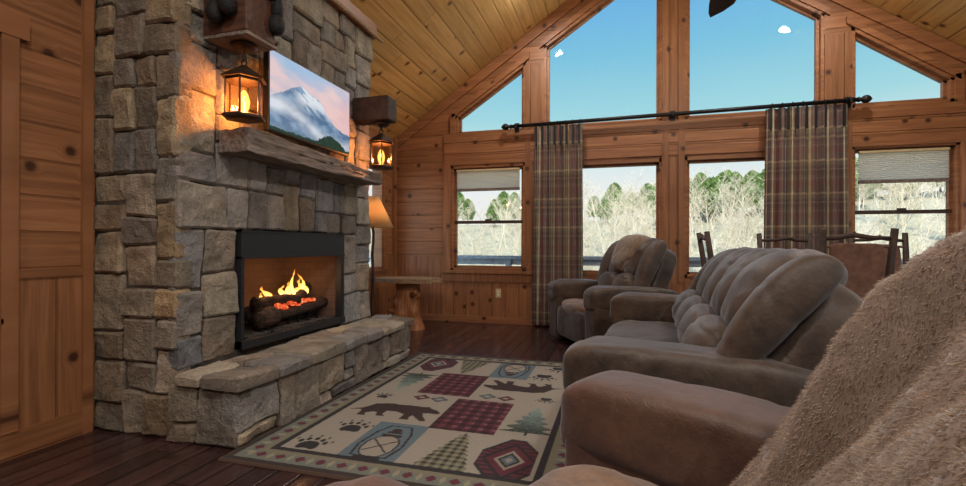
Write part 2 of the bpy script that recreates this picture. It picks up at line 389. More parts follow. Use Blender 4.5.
# vertical board wainscot in front of it
lowops = [(w[0]-.08, w[1]+.08, w[2]-.15, w[3], w[4]) for k, w in W.items() if k in ('window_1', 'window_4')]+[(w[0]-.02, w[1]+.02, w[2]-.03, w[3], w[4]) for k, w in W.items() if k in ('window_2', 'window_3')]
lo2 = [(a, b, c, 9, 9) for a, b, c, d, e in lowops]
m = MB(); xs = sorted([XL, XR]+[q for o in lo2 for q in o[:2]])
for a, b in zip(xs[:-1], xs[1:]):
    op = [o for o in lo2 if o[0] <= (a+b)/2 <= o[1]]; m.box(a, b, YG-.018, YG+.01, 0, op[0][2] if op else .89)
struct('wall_back_wainscot', m, 'wains_x')
struct('baseboard_back', MB().box(XL, XR, YG-.036, YG-.01, 0, .09), 'trim_x')
m = MB()
for a, b in ((XL, -2.27), (3.46, XR)): m.box(a, b, YG-.026, YG, .885, .905)
struct('trim_1', m, 'trim_x')
# posts of trim between the windows
for i, (a, b, zt) in enumerate(((-1.192, -.955, 3.40), (.49, .738, 4.66), (2.187, 2.442, 3.40))):
    m = MB(); w3 = (b-a)
    m.box(a-.004, a+w3*.27, YG-.03, YG+.02, .6, zt); m.box(b-w3*.27, b+.004, YG-.03, YG+.02, .6, zt); m.box(a+w3*.28, b-w3*.28, YG-.014, YG+.02, .6, zt-.02)
    struct('trim_%d' % (i+2), m, 'trim_z')
# header boards between lower and upper windows
m = MB(); m.box(-2.32, 3.5, YG-.022, YG+.01, 2.13, 2.28); m.box(-2.32, 3.5, YG-.026, YG+.01, 2.285, 2.43); m.box(-2.32, 3.5, YG-.032, YG+.01, 2.435, 2.555)
struct('trim_5', m, 'beam_x')
# raking boards along the ceiling
m = MB()
m.prism([(XL, roof(XL)-.01), (RX, RZ-.01), (RX, RZ-.16), (XL, roof(XL)-.16)], 1, YG-.026, YG+.01)
m.prism([(RX, RZ-.01), (XR, roof(XR)-.01), (XR, roof(XR)-.16), (RX, RZ-.16)], 1, YG-.026, YG+.01)
struct('trim_6', m, 'trim_x')
# windows: casing + jamb + sash, pane as child
for k, (x0, x1, zb, t0, t1) in W.items():
    m = MB(); f = lambda x: t0+(t1-t0)*(x-x0)/(x1-x0)
    upper = zb > 2; j = .035
    m.box(x0, x0+j, YG-.01, YG+.15, zb, t0); m.box(x1-j, x1, YG-.01, YG+.15, zb, t1); m.box(x0, x1, YG-.01, YG+.15, zb, zb+j)
    m.prism([(x0, t0-j*1.2), (x1, t1-j*1.2), (x1, t1), (x0, t0)], 1, YG-.01, YG+.15)
    s2 = .03  # sash stop
    a, b = x0+j, x1-j
    m.box(a, a+s2, YG+.05, YG+.10, zb+j, f(a)-j); m.box(b-s2, b, YG+.05, YG+.10, zb+j, f(b)-j); m.box(a, b, YG+.05, YG+.10, zb+j, zb+j+s2)
    m.prism([(a, f(a)-j*1.2-s2), (b, f(b)-j*1.2-s2), (b, f(b)-j), (a, f(a)-j)], 1, YG+.05, YG+.10)
    if k in ('window_5', 'window_8', 'window_6', 'window_7'):   # raking casing
        m.prism([(x0-.05, f(x0-.05)), (x1+.05, f(x1+.05)), (x1+.05, f(x1+.05)+.075), (x0-.05, f(x0-.05)+.075)], 1, YG-.03, YG+.01)
    if k == 'window_5': m.box(x0-.07, x0, YG-.03, YG+.01, 2.555, t0+.03)
    if k == 'window_8': m.box(x1, x1+.08, YG-.03, YG+.01, 2.555, t1+.03)
    wo = struct(k, m, 'trim_x')
    g = MB(); g.prism([(a, zb+j), (b, zb+j), (b, f(b)-j), (a, f(a)-j)], 1, YG+.07, YG+.076); obj('pane', g, 'glass', wo)
    if k in ('window_1', 'window_4'):
        s_ = MB(); zm = 1.36 if k == 'window_1' else 1.42
        s_.box(a, b, YG+.045, YG+.095, zm-.025, zm+.015); s_.box((a+b)/2-.04, (a+b)/2+.04, YG+.03, YG+.05, zm, zm+.035)
        obj('meeting_rail', s_, 'twig', wo)
        s_ = MB(); s_.box(x0-.10, x0, YG-.034, YG, zb, 2.13); s_.box(x1, x1+(.10 if k == 'window_4' else .09), YG-.034, YG, zb, 2.13)
        s_.box(x0-.12, x1+.12, YG-.07, YG, zb-.035, zb); s_.box(x0-.09, x1+.09, YG-.038, YG, zb-.15, zb-.035)
        obj('sill_and_casing', s_, 'trim_z', wo)

# near left wall (panelled closet wall), jog, and far left wall
struct('wall_left', MB().box(XN-.12, XN, YB, 1.99, 0, roof(XN)+.05), 'wall_h_y')
m = MB(); op = (4.70, 5.82, .72, 2.08, 2.08)
xs = [3.9, op[0], op[1], YG]
m.box(XL-.14, XL, 3.9, op[0], 0, roof(XL)+.05); m.box(XL-.14, XL, op[1], YG, 0, roof(XL)+.05); m.box(XL-.14, XL, op[0], op[1], 0, op[2]); m.box(XL-.14, XL, op[0], op[1], 2.08, roof(XL)+.05)
struct('wall_left_far', m, 'wall_h_y')
m = MB(); m.box(XL-.01, XL+.015, 3.9, op[0]-.1, 0, .89); m.box(XL-.01, XL+.015, op[1]+.1, YG, 0, .89); m.box(XL-.01, XL+.015, op[0]-.1, op[1]+.1, 0, .6)
struct('wall_left_wainscot', m, 'wains_y')
struct('baseboard_left', MB().box(XL+.012, XL+.034, 4.06, YG-.03, 0, .09), 'trim_y')
m = MB(); j = .03
m.box(XL-.12, XL+.02, op[0], op[0]+j, .72, 2.08); m.box(XL-.12, XL+.02, op[1]-j, op[1], .72, 2.08); m.box(XL-.12, XL+.02, op[0], op[1], .72, .75); m.box(XL-.12, XL+.02, op[0], op[1], 2.05, 2.08)
m.box(XL, XL+.03, op[0]-.09, op[0], .6, 2.17); m.box(XL, XL+.03, op[1], op[1]+.09, .6, 2.17); m.box(XL, XL+.03, op[0], op[1], 2.08, 2.17); m.box(XL, XL+.06, op[0]-.1, op[1]+.1, .69, .72); m.box(XL, XL+.035, op[0], op[1], .6, .69)
m.box(XL-.09, XL-.04, op[0], op[1], 1.36, 1.40)
wo = struct('window_9', m, 'trim_y'); obj('pane', MB().box(XL-.07, XL-.066, op[0]+j, op[1]-j, .75, 2.05), 'glass', wo)
struct('trim_7', MB().box(XL, XL+.05, YG-.07, YG-.02, 0, roof(XL+.05)), 'trim_z')
# near wall trims: corner post, chair rail, baseboard, lower panel, door casing
struct('trim_8', MB().box(XN-.005, XN+.025, 1.915, 1.965, 0, roof(XN)), 'trim_z')
struct('trim_9', MB().box(XN-.005, XN+.018, 1.62, 1.915, .865, .91), 'trim_y')
struct('wall_left_wainscot_near', MB().box(XN-.01, XN+.008, 1.62, 1.915, .1, .87), 'wains_y')
struct('baseboard_left_near', MB().box(XN-.005, XN+.022, 1.47, 1.95, 0, .13), 'trim_y')
m = MB(); m.box(XN-.005, XN+.03, 1.55, 1.62, .13, 2.03); m.box(XN-.005, XN+.034, .5, 1.66, 2.03, 2.15); m.box(XN-.005, XN+.03, .5, .57, 0, 2.03)
struct('trim_10', m, 'trim_z')
m = MB(); m.box(XN, XN+.012, .57, 1.55, .01, 2.03); m.box(XN, XN+.022, 1.43, 1.545, .01, 2.03); m.box(XN, XN+.022, .575, .69, .01, 2.03)
for z in (.02, .56, 1.9): m.box(XN, XN+.021, .6, 1.52, z, z+.11)
m.box(XN+.018, XN+.03, 1.40, 1.56, .655, .68)
dr = struct('door_1', m, 'trim_z')
g = MB(); g.tube([(XN+.02, 1.50, 1.40), (XN+.05, 1.50, 1.41), (XN+.05, 1.50, 1.38), (XN+.02, 1.50, 1.37)], .006); obj('door_handle', g, 'dark_iron', dr)
# rest of the room behind the camera
m = MB(); ops = []
struct('wall_front', columns(ops, [XL-.2, RX, XR+.2], lambda x: roof(x)+.02, 0, YB-.16, YB, MB()), 'wall_h_x')
for i, o in enumerate(ops):
    m = MB(); a, b, zb, t0, t1 = o
    m.box(a, a+.06, YB-.12, YB+.03, zb, t0); m.box(b-.06, b, YB-.12, YB+.03, zb, t1); m.box(a, b, YB-.12, YB+.03, zb, zb+.06); m.prism([(a, t0-.06), (b, t1-.06), (b, t1), (a, t0)], 1, YB-.12, YB+.03)
    wo = struct('window_%d' % (10+i), m, 'trim_x'); obj('pane', MB().prism([(a, zb), (b, zb), (b, t1), (a, t0)], 1, YB-.07, YB-.066), 'glass', wo)
m = MB(); yo = [(-2.6, -.4), (.6, 2.8), (3.6, 5.4)]; cur = YB
for a, b in yo:
    m.box(XR, XR+.15, cur, a, 0, roof(XR)+.05); m.box(XR, XR+.15, a, b, 0, .7); m.box(XR, XR+.15, a, b, 2.1, roof(XR)+.05); cur = b
m.box(XR, XR+.15, cur, YG, 0, roof(XR)+.05); struct('wall_right', m, 'wall_h_y')
for i, (a, b) in enumerate(yo):
    m = MB(); m.box(XR-.03, XR+.1, a-.08, a+.03, .62, 2.18); m.box(XR-.03, XR+.1, b-.03, b+.08, .62, 2.18); m.box(XR-.03, XR+.1, a, b, .62, .73); m.box(XR-.03, XR+.1, a, b, 2.07, 2.18); m.box(XR+.0, XR+.08, (a+b)/2-.03, (a+b)/2+.03, .73, 2.07)
    wo = struct('window_%d' % (15+i), m, 'trim_y'); obj('pane', MB().box(XR+.05, XR+.054, a, b, .7, 2.1), 'glass', wo)

# ================================================================ stone fireplace
PAL = [srgb(*c) for c in ((134, 124, 110), (124, 115, 104), (146, 134, 114), (130, 124, 116), (116, 108, 98), (148, 137, 118), (136, 129, 120), (128, 114, 98), (142, 134, 124), (122, 117, 112))]
def ashlar(u0, u1, v0, v1, cell, holes=(), seed=0, wr=(2, 5), hr=(1, 3)):
    rnd = random.Random(seed); nu = max(1, round((u1-u0)/cell)); nv = max(1, round((v1-v0)/cell)); cu = (u1-u0)/nu; cv = (v1-v0)/nv
    occ = np.zeros((nu, nv), bool)
    for a, b, c, d in holes:
        for i in range(nu):
            for j in range(nv):
                uc, vc = u0+(i+.5)*cu, v0+(j+.5)*cv
                if a < uc < b and c < vc < d: occ[i, j] = True
    out = []
    for j in range(nv):
        for i in range(nu):
            if occ[i, j]: continue
            w = rnd.randint(*wr); h = rnd.choice([hr[0]]+list(range(hr[0], hr[1]+1))+[hr[1]])
            if rnd.random() < .15: w = max(2, wr[0]); h = hr[1]+1
            w2 = 0
            while w2 < w and i+w2 < nu and not occ[i+w2, j]: w2 += 1
            if i+w2 == nu-1 and not occ[nu-1, j]: w2 += 1
            elif i+w2+1 < nu and not occ[i+w2, j] and occ[i+w2+1, j]: w2 += 1
            if w2 == 1: h = max(h, 2)
            h2 = 1
            while h2 < h and j+h2 < nv and not occ[i:i+w2, j+h2].any(): h2 += 1
            if j+h2 == nv-1 and not occ[i:i+w2, nv-1].any(): h2 += 1
            occ[i:i+w2, j:j+h2] = True
            out.append((u0+i*cu, u0+(i+w2)*cu, v0+j*cv, v0+(j+h2)*cv))
    return out
def stones(mb, rects, O, U, V_, N, depth=.07, proud=.024, amp=.013, gap=.0035, step=.013, seed=0, warp=.009, edges=None, tint=None, zmax=None, pal=PAL):
    O, U, V_, N = map(np.array, (O, U, V_, N)); rnd = random.Random(seed)
    for k, (a, b, c, d) in enumerate(rects):
        if zmax is not None and c > zmax((a+b)/2): continue
        a += gap; b -= gap; c += gap; d -= gap
        nu = max(4, int((b-a)/step)); nv = max(4, int((d-c)/step))
        u = np.linspace(0, 1, nu+1); v = np.linspace(0, 1, nv+1)
        A, B = np.meshgrid(u, v, indexing='ij'); uu = a+(b-a)*A; vv = c+(d-c)*B
        eu = np.minimum(A, 1-A)*(b-a); ev = np.minimum(B, 1-B)*(d-c); e = np.minimum(eu, ev)
        rd = rnd.uniform(.008, .014); rn = 1-np.clip(e/rd, 0, 1); hgt = proud*rnd.uniform(.5, 1.15)+rnd.uniform(-.022, .022)*(A-.5)+rnd.uniform(-.022, .022)*(B-.5)
        nse = (fbm(uu*14+k*3.1, vv*14+k*1.7, 0, seed+k, 4)-.5)*amp*2.0
        fac = np.abs(fbm(uu*5+k*7.3, vv*5, 0, seed+9, 2)-.5)*amp*2
        hgt = hgt+nse+fac-rn**2*.014
        # corner rounding in plane
        rc = .014; cx = np.clip(rc-eu, 0, rc); cy = np.clip(rc-ev, 0, rc); pull = np.clip(np.hypot(cx, cy)-rc, 0, 1)*.9
        su = np.sign(.5-A)*pull; sv = np.sign(.5-B)*pull
        wu = (vn(uu*6, vv*6, 0, seed+31)-.5)*warp*2; wv = (vn(uu*5+9, vv*5+3, 0, seed+47)-.5)*warp*2
        if edges is not None:
            ff = np.clip(np.minimum(np.minimum(uu-edges[0], edges[1]-uu), 9)/.06, 0, 1); fv = np.clip(np.minimum(vv-edges[2], edges[3]-vv)/.06, 0, 1); wu = wu*ff; wv = wv*fv
        je = (vn(uu*22, vv*22, 0, seed+77+k)-.5)*.006*rn
        P = O+(uu+wu+su+je)[..., None]*U+(vv+wv+sv+je)[..., None]*V_+hgt[..., None]*N
        m, n = nu+1, nv+1; front = P.reshape(-1, 3)
        F = [(i*n+j, (i+1)*n+j, (i+1)*n+j+1, i*n+j+1) for i in range(nu) for j in range(nv)]
        ring = [i*n for i in range(m)]+[nu*n+j for j in range(1, n)]+[i*n+nv for i in range(nu-1, -1, -1)]+[j for j in range(nv-1, 0, -1)]
        back = front[ring]-((front[ring]-O) @ N+depth)[:, None]*N; nb = len(ring); base = len(front)
        F += [(ring[(i+1) % nb], ring[i], base+i, base+(i+1) % nb) for i in range(nb)]
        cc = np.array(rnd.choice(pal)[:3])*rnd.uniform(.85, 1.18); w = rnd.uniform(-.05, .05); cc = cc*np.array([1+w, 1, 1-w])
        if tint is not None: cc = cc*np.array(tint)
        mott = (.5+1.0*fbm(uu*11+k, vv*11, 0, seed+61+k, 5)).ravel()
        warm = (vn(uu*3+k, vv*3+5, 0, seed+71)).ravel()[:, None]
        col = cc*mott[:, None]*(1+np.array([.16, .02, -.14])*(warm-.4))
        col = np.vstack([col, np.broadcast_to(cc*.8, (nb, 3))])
        if np.dot(np.cross(U, V_), N) < 0: F = [f[::-1] for f in F]
        mb.add(np.vstack([front, back]), F, col)
    return mb
XF, Y0, Y1 = -2.24, 1.98, 4.05
OY0, OY1, OZ0, OZ1 = 2.413, 3.562, .39, 1.128
fp = thing('stone_fireplace', 'floor to ceiling grey field stone fireplace with raised stone hearth on the left wall', 'fireplace', (-2.5, 3.0, 0))
m = MB(); xb = XL-.05
def cprism(y0, y1, z0, top=True, z1=None, x1=XF-.03):
    if z1 is None: m.prism([(xb, z0), (x1, z0), (x1, roof(x1)-.005), (xb, roof(xb)-.005)], 1, y0, y1)
    else: m.box(xb, x1, y0, y1, z0, z1)
cprism(Y0+.03, OY0-.0, 0); cprism(OY1, Y1-.03, 0); cprism(OY0, OY1, OZ1+.01); m.box(xb, XF-.03, OY0, OY1, 0, OZ0)
m.box(xb, XF-.5, OY0, OY1, OZ0, OZ1+.02)
obj('mortar_core', m, 'mortar', fp)
m = MB()
r = ashlar(Y0+.016, Y1-.016, .36, 3.08, .085, [(OY0, OY1, .3, OZ1)], seed=14, wr=(2, 4), hr=(2, 3))
# align the openings to the true edges
def snap(r):
    out = []
    for a, b, c, d in r:
        if c < OZ1 and d > .3:
            if abs(b-OY0) < .06 and a < OY0: b = OY0
            if abs(a-OY1) < .06 and b > OY1: a = OY1
        if abs(c-OZ1) < .06 and b > OY0 and a < OY1: c = OZ1
        out.append((a, b, c, d))
    return out
stones(m, snap(r), (XF-.03, 0, 0), (0, 1, 0), (0, 0, 1), (1, 0, 0), seed=3, edges=(Y0, Y1, .36, 3.1), depth=.045, tint=(1.14, 1.19, 1.30))  # front stones tinted lighter and cooler, window light put into their colour
r = ashlar(-XF+.008, -XN+.02, 0, 3.0, .078, seed=5, wr=(2, 3), hr=(2, 3))
r = [(-b, -a, c, d) for a, b, c, d in r]
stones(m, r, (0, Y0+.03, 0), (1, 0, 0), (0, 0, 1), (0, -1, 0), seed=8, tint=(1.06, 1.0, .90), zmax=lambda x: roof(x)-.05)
r = ashlar(-XF+.02, -XL, .0, 2.9, .09, seed=15, wr=(2, 4)); r = [(-b, -a, c, d) for a, b, c, d in r]
stones(m, r, (0, Y1-.03, 0), (1, 0, 0), (0, 0, 1), (0, 1, 0), seed=18, zmax=lambda x: roof(x)-.05, step=.03)
obj('stone_chimney', m, 'stone', fp)
# hearth (front slightly out of square)
def hx(y): return -1.83+(y-2.0)*(-.045/2.1)
HY0, HY1, HZ = 1.975, 4.12, .365
m = MB(); m.prism([(XF-.05, HY0+.03), (hx(HY0)-.03, HY0+.03), (hx(HY1)-.03, HY1-.03), (XF-.05, HY1-.03)], 2, 0, HZ-.03); obj('hearth_core', m, 'mortar', fp)
m = MB(); a = math.atan(.045/2.1)
Ud = (-math.sin(a), math.cos(a), 0); Nd = (math.cos(a), math.sin(a), 0)
r = ashlar(0, (HY1-HY0)/math.cos(a), 0, .305, .076, seed=29, wr=(2, 4), hr=(1, 3))
stones(m, r, (hx(HY0)-.03, HY0, 0), Ud, (0, 0, 1), Nd, seed=22, proud=.028, tint=(1.2, 1.26, 1.4), warp=.012)  # hearth front carries the painted window light tint too
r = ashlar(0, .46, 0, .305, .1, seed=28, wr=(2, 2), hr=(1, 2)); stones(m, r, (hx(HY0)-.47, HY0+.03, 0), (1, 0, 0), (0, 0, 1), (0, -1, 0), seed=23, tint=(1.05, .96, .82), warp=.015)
r = ashlar(0, .36, 0, .305, .1, seed=26, wr=(1, 3), hr=(1, 2)); stones(m, r, (hx(HY1)-.40, HY1-.03, 0), (1, 0, 0), (0, 0, 1), (0, 1, 0), seed=25, warp=.015)
obj('hearth_stones', m, 'stone', fp)
m = MB(); r = []
y = HY0-.015; rr = random.Random(4)
while y < HY1-.1:
    w = rr.uniform(.26, .42); e = min(y+w, HY1+.015)
    if HY1-e < .15: e = HY1+.015
    c = rr.uniform(.16, .28); r += [(XF-.0, XF+c, y, e), (XF+c, hx(y)+.025, y, e)] if rr.random() < .6 else [(XF-.0, hx(y)+.025, y, e)]
    y = e
stones(m, r, (0, 0, HZ-.02), (1, 0, 0), (0, 1, 0), (0, 0, 1), seed=31, proud=.022, amp=.007, depth=.045, tint=(1.14, 1.16, 1.24), gap=.004, warp=.014, edges=(XF, 9, 1.9, 4.2))
obj('hearth_slabs', m, 'stone', fp)
# firebox
fb = thing('gas_firebox', 'black metal framed gas firebox set in the stone chimney', 'firebox', (XF, 2.99, OZ0))
m = MB(); m.box(XF-.03, XF+.012, OY0+.005, OY1-.005, .955, OZ1-.004); m.box(XF-.03, XF+.02, OY0+.005, OY1-.005, .948, .962); m.box(XF-.03, XF+.018, OY0+.005, OY1-.005, 1.112, 1.124)
obj('header_panel', m, 'gunmetal', fb)
m = MB(); m.box(XF-.04, XF+.012, OY0+.005, OY0+.03, OZ0+.002, .955); m.box(XF-.04, XF+.012, OY1-.05, OY1-.005, OZ0+.002, .955); m.box(XF-.04, XF+.025, OY0+.005, OY1-.005, OZ0+.002, .44)
obj('metal_frame', m, 'gunmetal', fb)
m = MB(); xbk = XF-.46
m.prism([(OY0+.02, .44), (OY1-.02, .44), (OY1-.02, 1.1), (OY0+.02, 1.1)], 0, xbk-.02, xbk)
m.prism([(XF-.04, OY0+.005), (XF-.04, OY0+.03), (xbk, OY0+.17), (xbk, OY0+.01)], 2, .42, 1.1); m.prism([(XF-.04, OY1-.03), (XF-.04, OY1-.005), (xbk, OY1-.01), (xbk, OY1-.17)], 2, .42, 1.1)
obj('brick_liner', m, 'brick', fb)
obj('firebox_lid', MB().box(xbk, XF-.03, OY0+.005, OY1-.005, 1.06, 1.1), 'black', fb)
m = MB(); gx, gy = np.meshgrid(np.linspace(xbk, XF-.04, 30), np.linspace(OY0+.03, OY1-.03, 70), indexing='ij'); gz = .425+.02*vn(gx*70, gy*70, 0, 4)+.01*vn(gx*25, gy*25, 0, 5)
m.add(np.stack([gx, gy, gz], -1).reshape(-1, 3), [(i*70+j, (i+1)*70+j, (i+1)*70+j+1, i*70+j+1) for i in range(29) for j in range(69)])
gv = obj('lava_gravel', m, 'gravel', fb); gv['kind'] = 'stuff'
# log set
lg = thing('gas_log_set', 'charred ceramic gas logs burning on an iron grate in the firebox', 'log set', (XF-.22, 3.08, .44))
def log(p, q, r0, r1, seed, seg=14, n=12, bend=.02):
    p, q = Vector(p), Vector(q); pts = []; rs = []
    for i in range(n+1):
        f = i/n; b = (float(vn(f*3, seed*1.3, 0, seed))-.5)*bend*2
        pts.append(p.lerp(q, f)+Vector((b*.5, 0, b))); rs.append((r0+(r1-r0)*f)*(.9+.25*float(vn(f*5, seed, 0, seed+3))))
    mm = MB(); mm.tube([tuple(v) for v in pts], rs, seg)
    V = mm.V[0]; c = V.mean(0); nz = fbm(V[:, 0]*28, V[:, 1]*18, V[:, 2]*28, seed, 3)-.5
    cen = np.repeat(np.array([tuple(v) for v in pts]), seg, 0); V = V+(V-cen)*nz[:, None]*.55; mm.V[0] = V; return mm
g = MB()
for k in range(6): yy = 2.80+k*.12; g.tube([(XF-.12, yy, .53), (XF-.13, yy, .475), (XF-.34, yy, .475), (XF-.35, yy, .53)], .009, 6); g.tube([(XF-.14, yy, .475), (XF-.14, yy, .435)], .008, 6)
for xx in (XF-.16, XF-.31): g.tube([(xx, 2.76, .475), (xx, 3.46, .475)], .009, 6)
obj('iron_grate', g, 'black', lg)
for i, a in enumerate((((XF-.16, 2.76, .535), (XF-.15, 3.50, .545), .052, .042), ((XF-.30, 2.82, .555), (XF-.29, 3.46, .56), .058, .05), ((XF-.22, 2.80, .63), (XF-.14, 3.16, .62), .05, .038), ((XF-.15, 3.14, .60), (XF-.30, 3.48, .69), .036, .05), ((XF-.11, 2.72, .53), (XF-.12, 2.86, .535), .06, .062))):
    obj('log', log(*a, 5+i*3), 'charred', lg, True)
m = MB()
for k in range(16):
    rr_ = random.Random(k); m.softbox((XF-.13+rr_.uniform(-.03, .02), 2.9+.42*k/15+rr_.uniform(-.02, .02), .575+rr_.uniform(0, .035)), (.018, .03, .014), 3, 5)
obj('ember', m, 'ember', lg, True)
def flame(y, x, z, h, w, seed):
    P = []; R = []
    for i in range(12):
        f = i/11; P.append((x+.02*math.sin(f*5+seed), y+.022*math.sin(f*6+seed*2), z+h*f*.78)); R.append(max(.0015, w*(math.sin(PI*min(1, f*1.1+.16))**.8 if f < .76 else (1-f)*2.6)))
    return MB().tube(P, R, 10)
for i, (y, h, w, z) in enumerate(((2.90, .15, .024, .62), (3.10, .10, .02, .65), (3.18, .16, .026, .63), (3.26, .14, .03, .62), (3.30, .24, .02, .62), (3.34, .17, .028, .63), (3.21, .28, .014, .63), (2.87, .10, .016, .62))):
    obj('flame', flame(y, XF-.22-.01*(i % 3), z, h, w, i*1.3), 'flame', lg, True)
lamp('fire_glow', 'POINT', (XF-.17, 3.15, .80), 1.3, (1, .5, .22), .03)
lamp('fire_glow_low', 'POINT', (XF-.2, 2.88, .74), .7, (1, .5, .22), .02)

# mantel
def rough_beam(x0, x1, y0, y1, z0, z1a, z1b, seed):
    mb = MB()
    def fn(Q, h):
        f = (Q[:, 1]/h[1]+1)/2; top = Q[:, 2] > 0
        Q = Q.copy(); Q[:, 2] = np.where(top, Q[:, 2]+(z1b-z1a)*f, Q[:, 2])
        n = fbm(Q[:, 0]*14, Q[:, 1]*5, Q[:, 2]*14, seed, 4)-.5; n2 = fbm(Q[:, 0]*40, Q[:, 1]*9, Q[:, 2]*40, seed+4, 3)-.5
        Q[:, 0] += n*.045+n2*.012; Q[:, 2] += (n*.03+n2*.012); return Q
    g = MB(); g.softbox(((x0+x1)/2, (y0+y1)/2, (z0+z1a)/2), ((x1-x0)/2, (y1-y0)/2, (z1a-z0)/2), n=26, res=34, fn=fn); return g
tag(obj('mantel_beam', rough_beam(XF-.02, -2.035, 2.265, 3.86, 1.567, 1.712, 1.66, 7), 'beam', None, True), 'thick weathered timber mantel beam mounted on the stone chimney under the television', 'mantel')
# bracket blocks
bk = thing('beam_bracket', 'dark wooden beam block sticking out of the chimney left of the television', 'bracket', (-2.1, 2.27, 2.2), group='lantern beam blocks')
obj('beam_block', MB().softbox((-2.10, 2.265, 2.325), (.15, .115, .125), bev=.012), 'beam_dark', bk)
obj('base_board', MB().box(-2.24, -1.945, 2.15, 2.385, 2.182, 2.2), 'beam', bk)
bk2 = thing('beam_bracket', 'dark wooden beam block sticking out of the chimney right of the television', 'bracket', (-2.1, 3.79, 2.1), group='lantern beam blocks')
obj('beam_block', MB().softbox((-2.075, 3.79, 2.215), (.175, .085, .105), bev=.018), 'twig', bk2)
# bear figurine on the left block
bf = thing('bear_figurine', 'black bear figurine sitting on the left beam block with its feet dangling', 'figurine', (-2.08, 2.25, 2.45))
m = MB(); m.softbox((-2.10, 2.27, 2.56), (.085, .08, .12), 2.3, 10); m.softbox((-2.08, 2.245, 2.72), (.06, .06, .06), 2, 8); m.softbox((-2.05, 2.20, 2.705), (.03, .035, .028), 2, 6)
for s in (-1, 1): m.softbox((-2.08+s*.045, 2.255, 2.78), (.02, .014, .022), 2, 6); m.tube([(-2.10+s*.07, 2.25, 2.62), (-2.10+s*.11, 2.2, 2.56), (-2.09+s*.07, 2.14, 2.5)], [.032, .03, .026], 10)
obj('bear_body', m, 'bear', bf, True)
for x, zf in ((-2.125, 2.30), (-2.04, 2.335), (-1.925, 2.31)):
    y = 2.115 if x < -1.95 else 2.36; l = MB(); l.tube([(min(x, -2.0), 2.25, 2.475), (x, (y+2.25)/2 if x < -1.95 else y, 2.48), (x, y, 2.42), (x, y, zf+.02)], [.035, .036, .034, .03], 12); l.softbox((x, y-.005, zf), (.045, .045, .06), 2.2, 8); obj('leg', l, 'bear', bf, True)

# ---------------------------------------------------------------- TV
tv = thing('television', 'flat screen television showing a snowy mountain above the timber mantel', 'television', (-2.17, 3.025, 1.765))
obj('tv_body', MB().softbox((-2.165, 3.025, 2.025), (.022, .475, .262), bev=.006), 'tvframe', tv)
obj('wall_bracket', MB().box(-2.235, -2.18, 2.9, 3.15, 1.9, 2.15), 'black', tv)
nu, nv = 200, 112; U, V_ = np.meshgrid(np.linspace(0, 1, nu), np.linspace(0, 1, nv), indexing='ij')
def lerp(a, b, f): return np.asarray(a)*(1-f[..., None])+np.asarray(b)*f[..., None]
S = lambda *c: np.array(srgb(*c)[:3])
sky = lerp(S(236, 196, 196), S(168, 196, 226), np.clip((V_-.45)*1.9+(.45-U)*.7, 0, 1)); cl = fbm(U*4, V_*7+U*2, 0, 5, 5); sky = lerp(sky, np.broadcast_to(S(246, 210, 204), sky.shape), np.clip((cl-.5)*4, 0, 1)*.8)
ridge = .36+.34*np.exp(-((U-.36)/.24)**2)+.10*np.exp(-((U-.58)/.1)**2)+.07*(fbm(U*9, 0, 0, 8, 4)-.5)+.12*(U < .3)*np.clip(.3-U, 0, 1)-.15*np.clip(U-.72, 0, 1)*2
mt = V_ < ridge; n1 = fbm(U*11+V_*8, V_*11-U*6, 0, 9, 5); mc = lerp(S(84, 112, 148), S(142, 168, 196), np.clip((n1-.3)*2.2, 0, 1))
snow = np.clip((fbm(U*16+V_*13, V_*9, 0, 12, 4)-.46)*8, 0, 1)*np.clip((V_-.36)*5, 0, 1)*np.clip((U-.22)*7, 0, 1)
mc = lerp(mc, np.broadcast_to(S(236, 240, 246), mc.shape), snow*.9)
img = np.where(mt[..., None], mc, sky)
mist = np.exp(-((V_-(.34-.33*U+.06*np.sin(U*7)))/.10)**2)*np.clip(fbm(U*3, V_*5, 0, 21, 4)*1.7-.1, 0, 1); img = lerp(img, np.broadcast_to(S(226, 230, 238), img.shape), np.clip(mist*1.1, 0, 1))
low = np.clip((.12-V_)*8+.2, 0, 1)*(V_ < .14); img = lerp(img, np.broadcast_to(S(120, 140, 156), img.shape), low*.6)
tr = (V_ < .04+.14*np.clip(np.sin((U-.52)*PI/.42), 0, 1)*(U > .52)*(U < .94)+.03*(fbm(U*60, 0, 0, 3, 2)-.5)); img = np.where(tr[..., None], S(40, 62, 50)*(.7+.6*vn(U*60, V_*40, 0, 2))[..., None], img)
m = MB(); Yv = 3.025-.465+.93*U; Zv = 1.772+.506*V_+.0
m.add(np.stack([np.full_like(U, -2.1415), Yv, Zv+.004], -1).reshape(-1, 3), [(i*nv+j, (i+1)*nv+j, (i+1)*nv+j+1, i*nv+j+1) for i in range(nu-1) for j in range(nv-1)], img.reshape(-1, 3))
tag(obj('screen', m, 'tv', tv), 'lit screen showing a misty snow capped mountain')

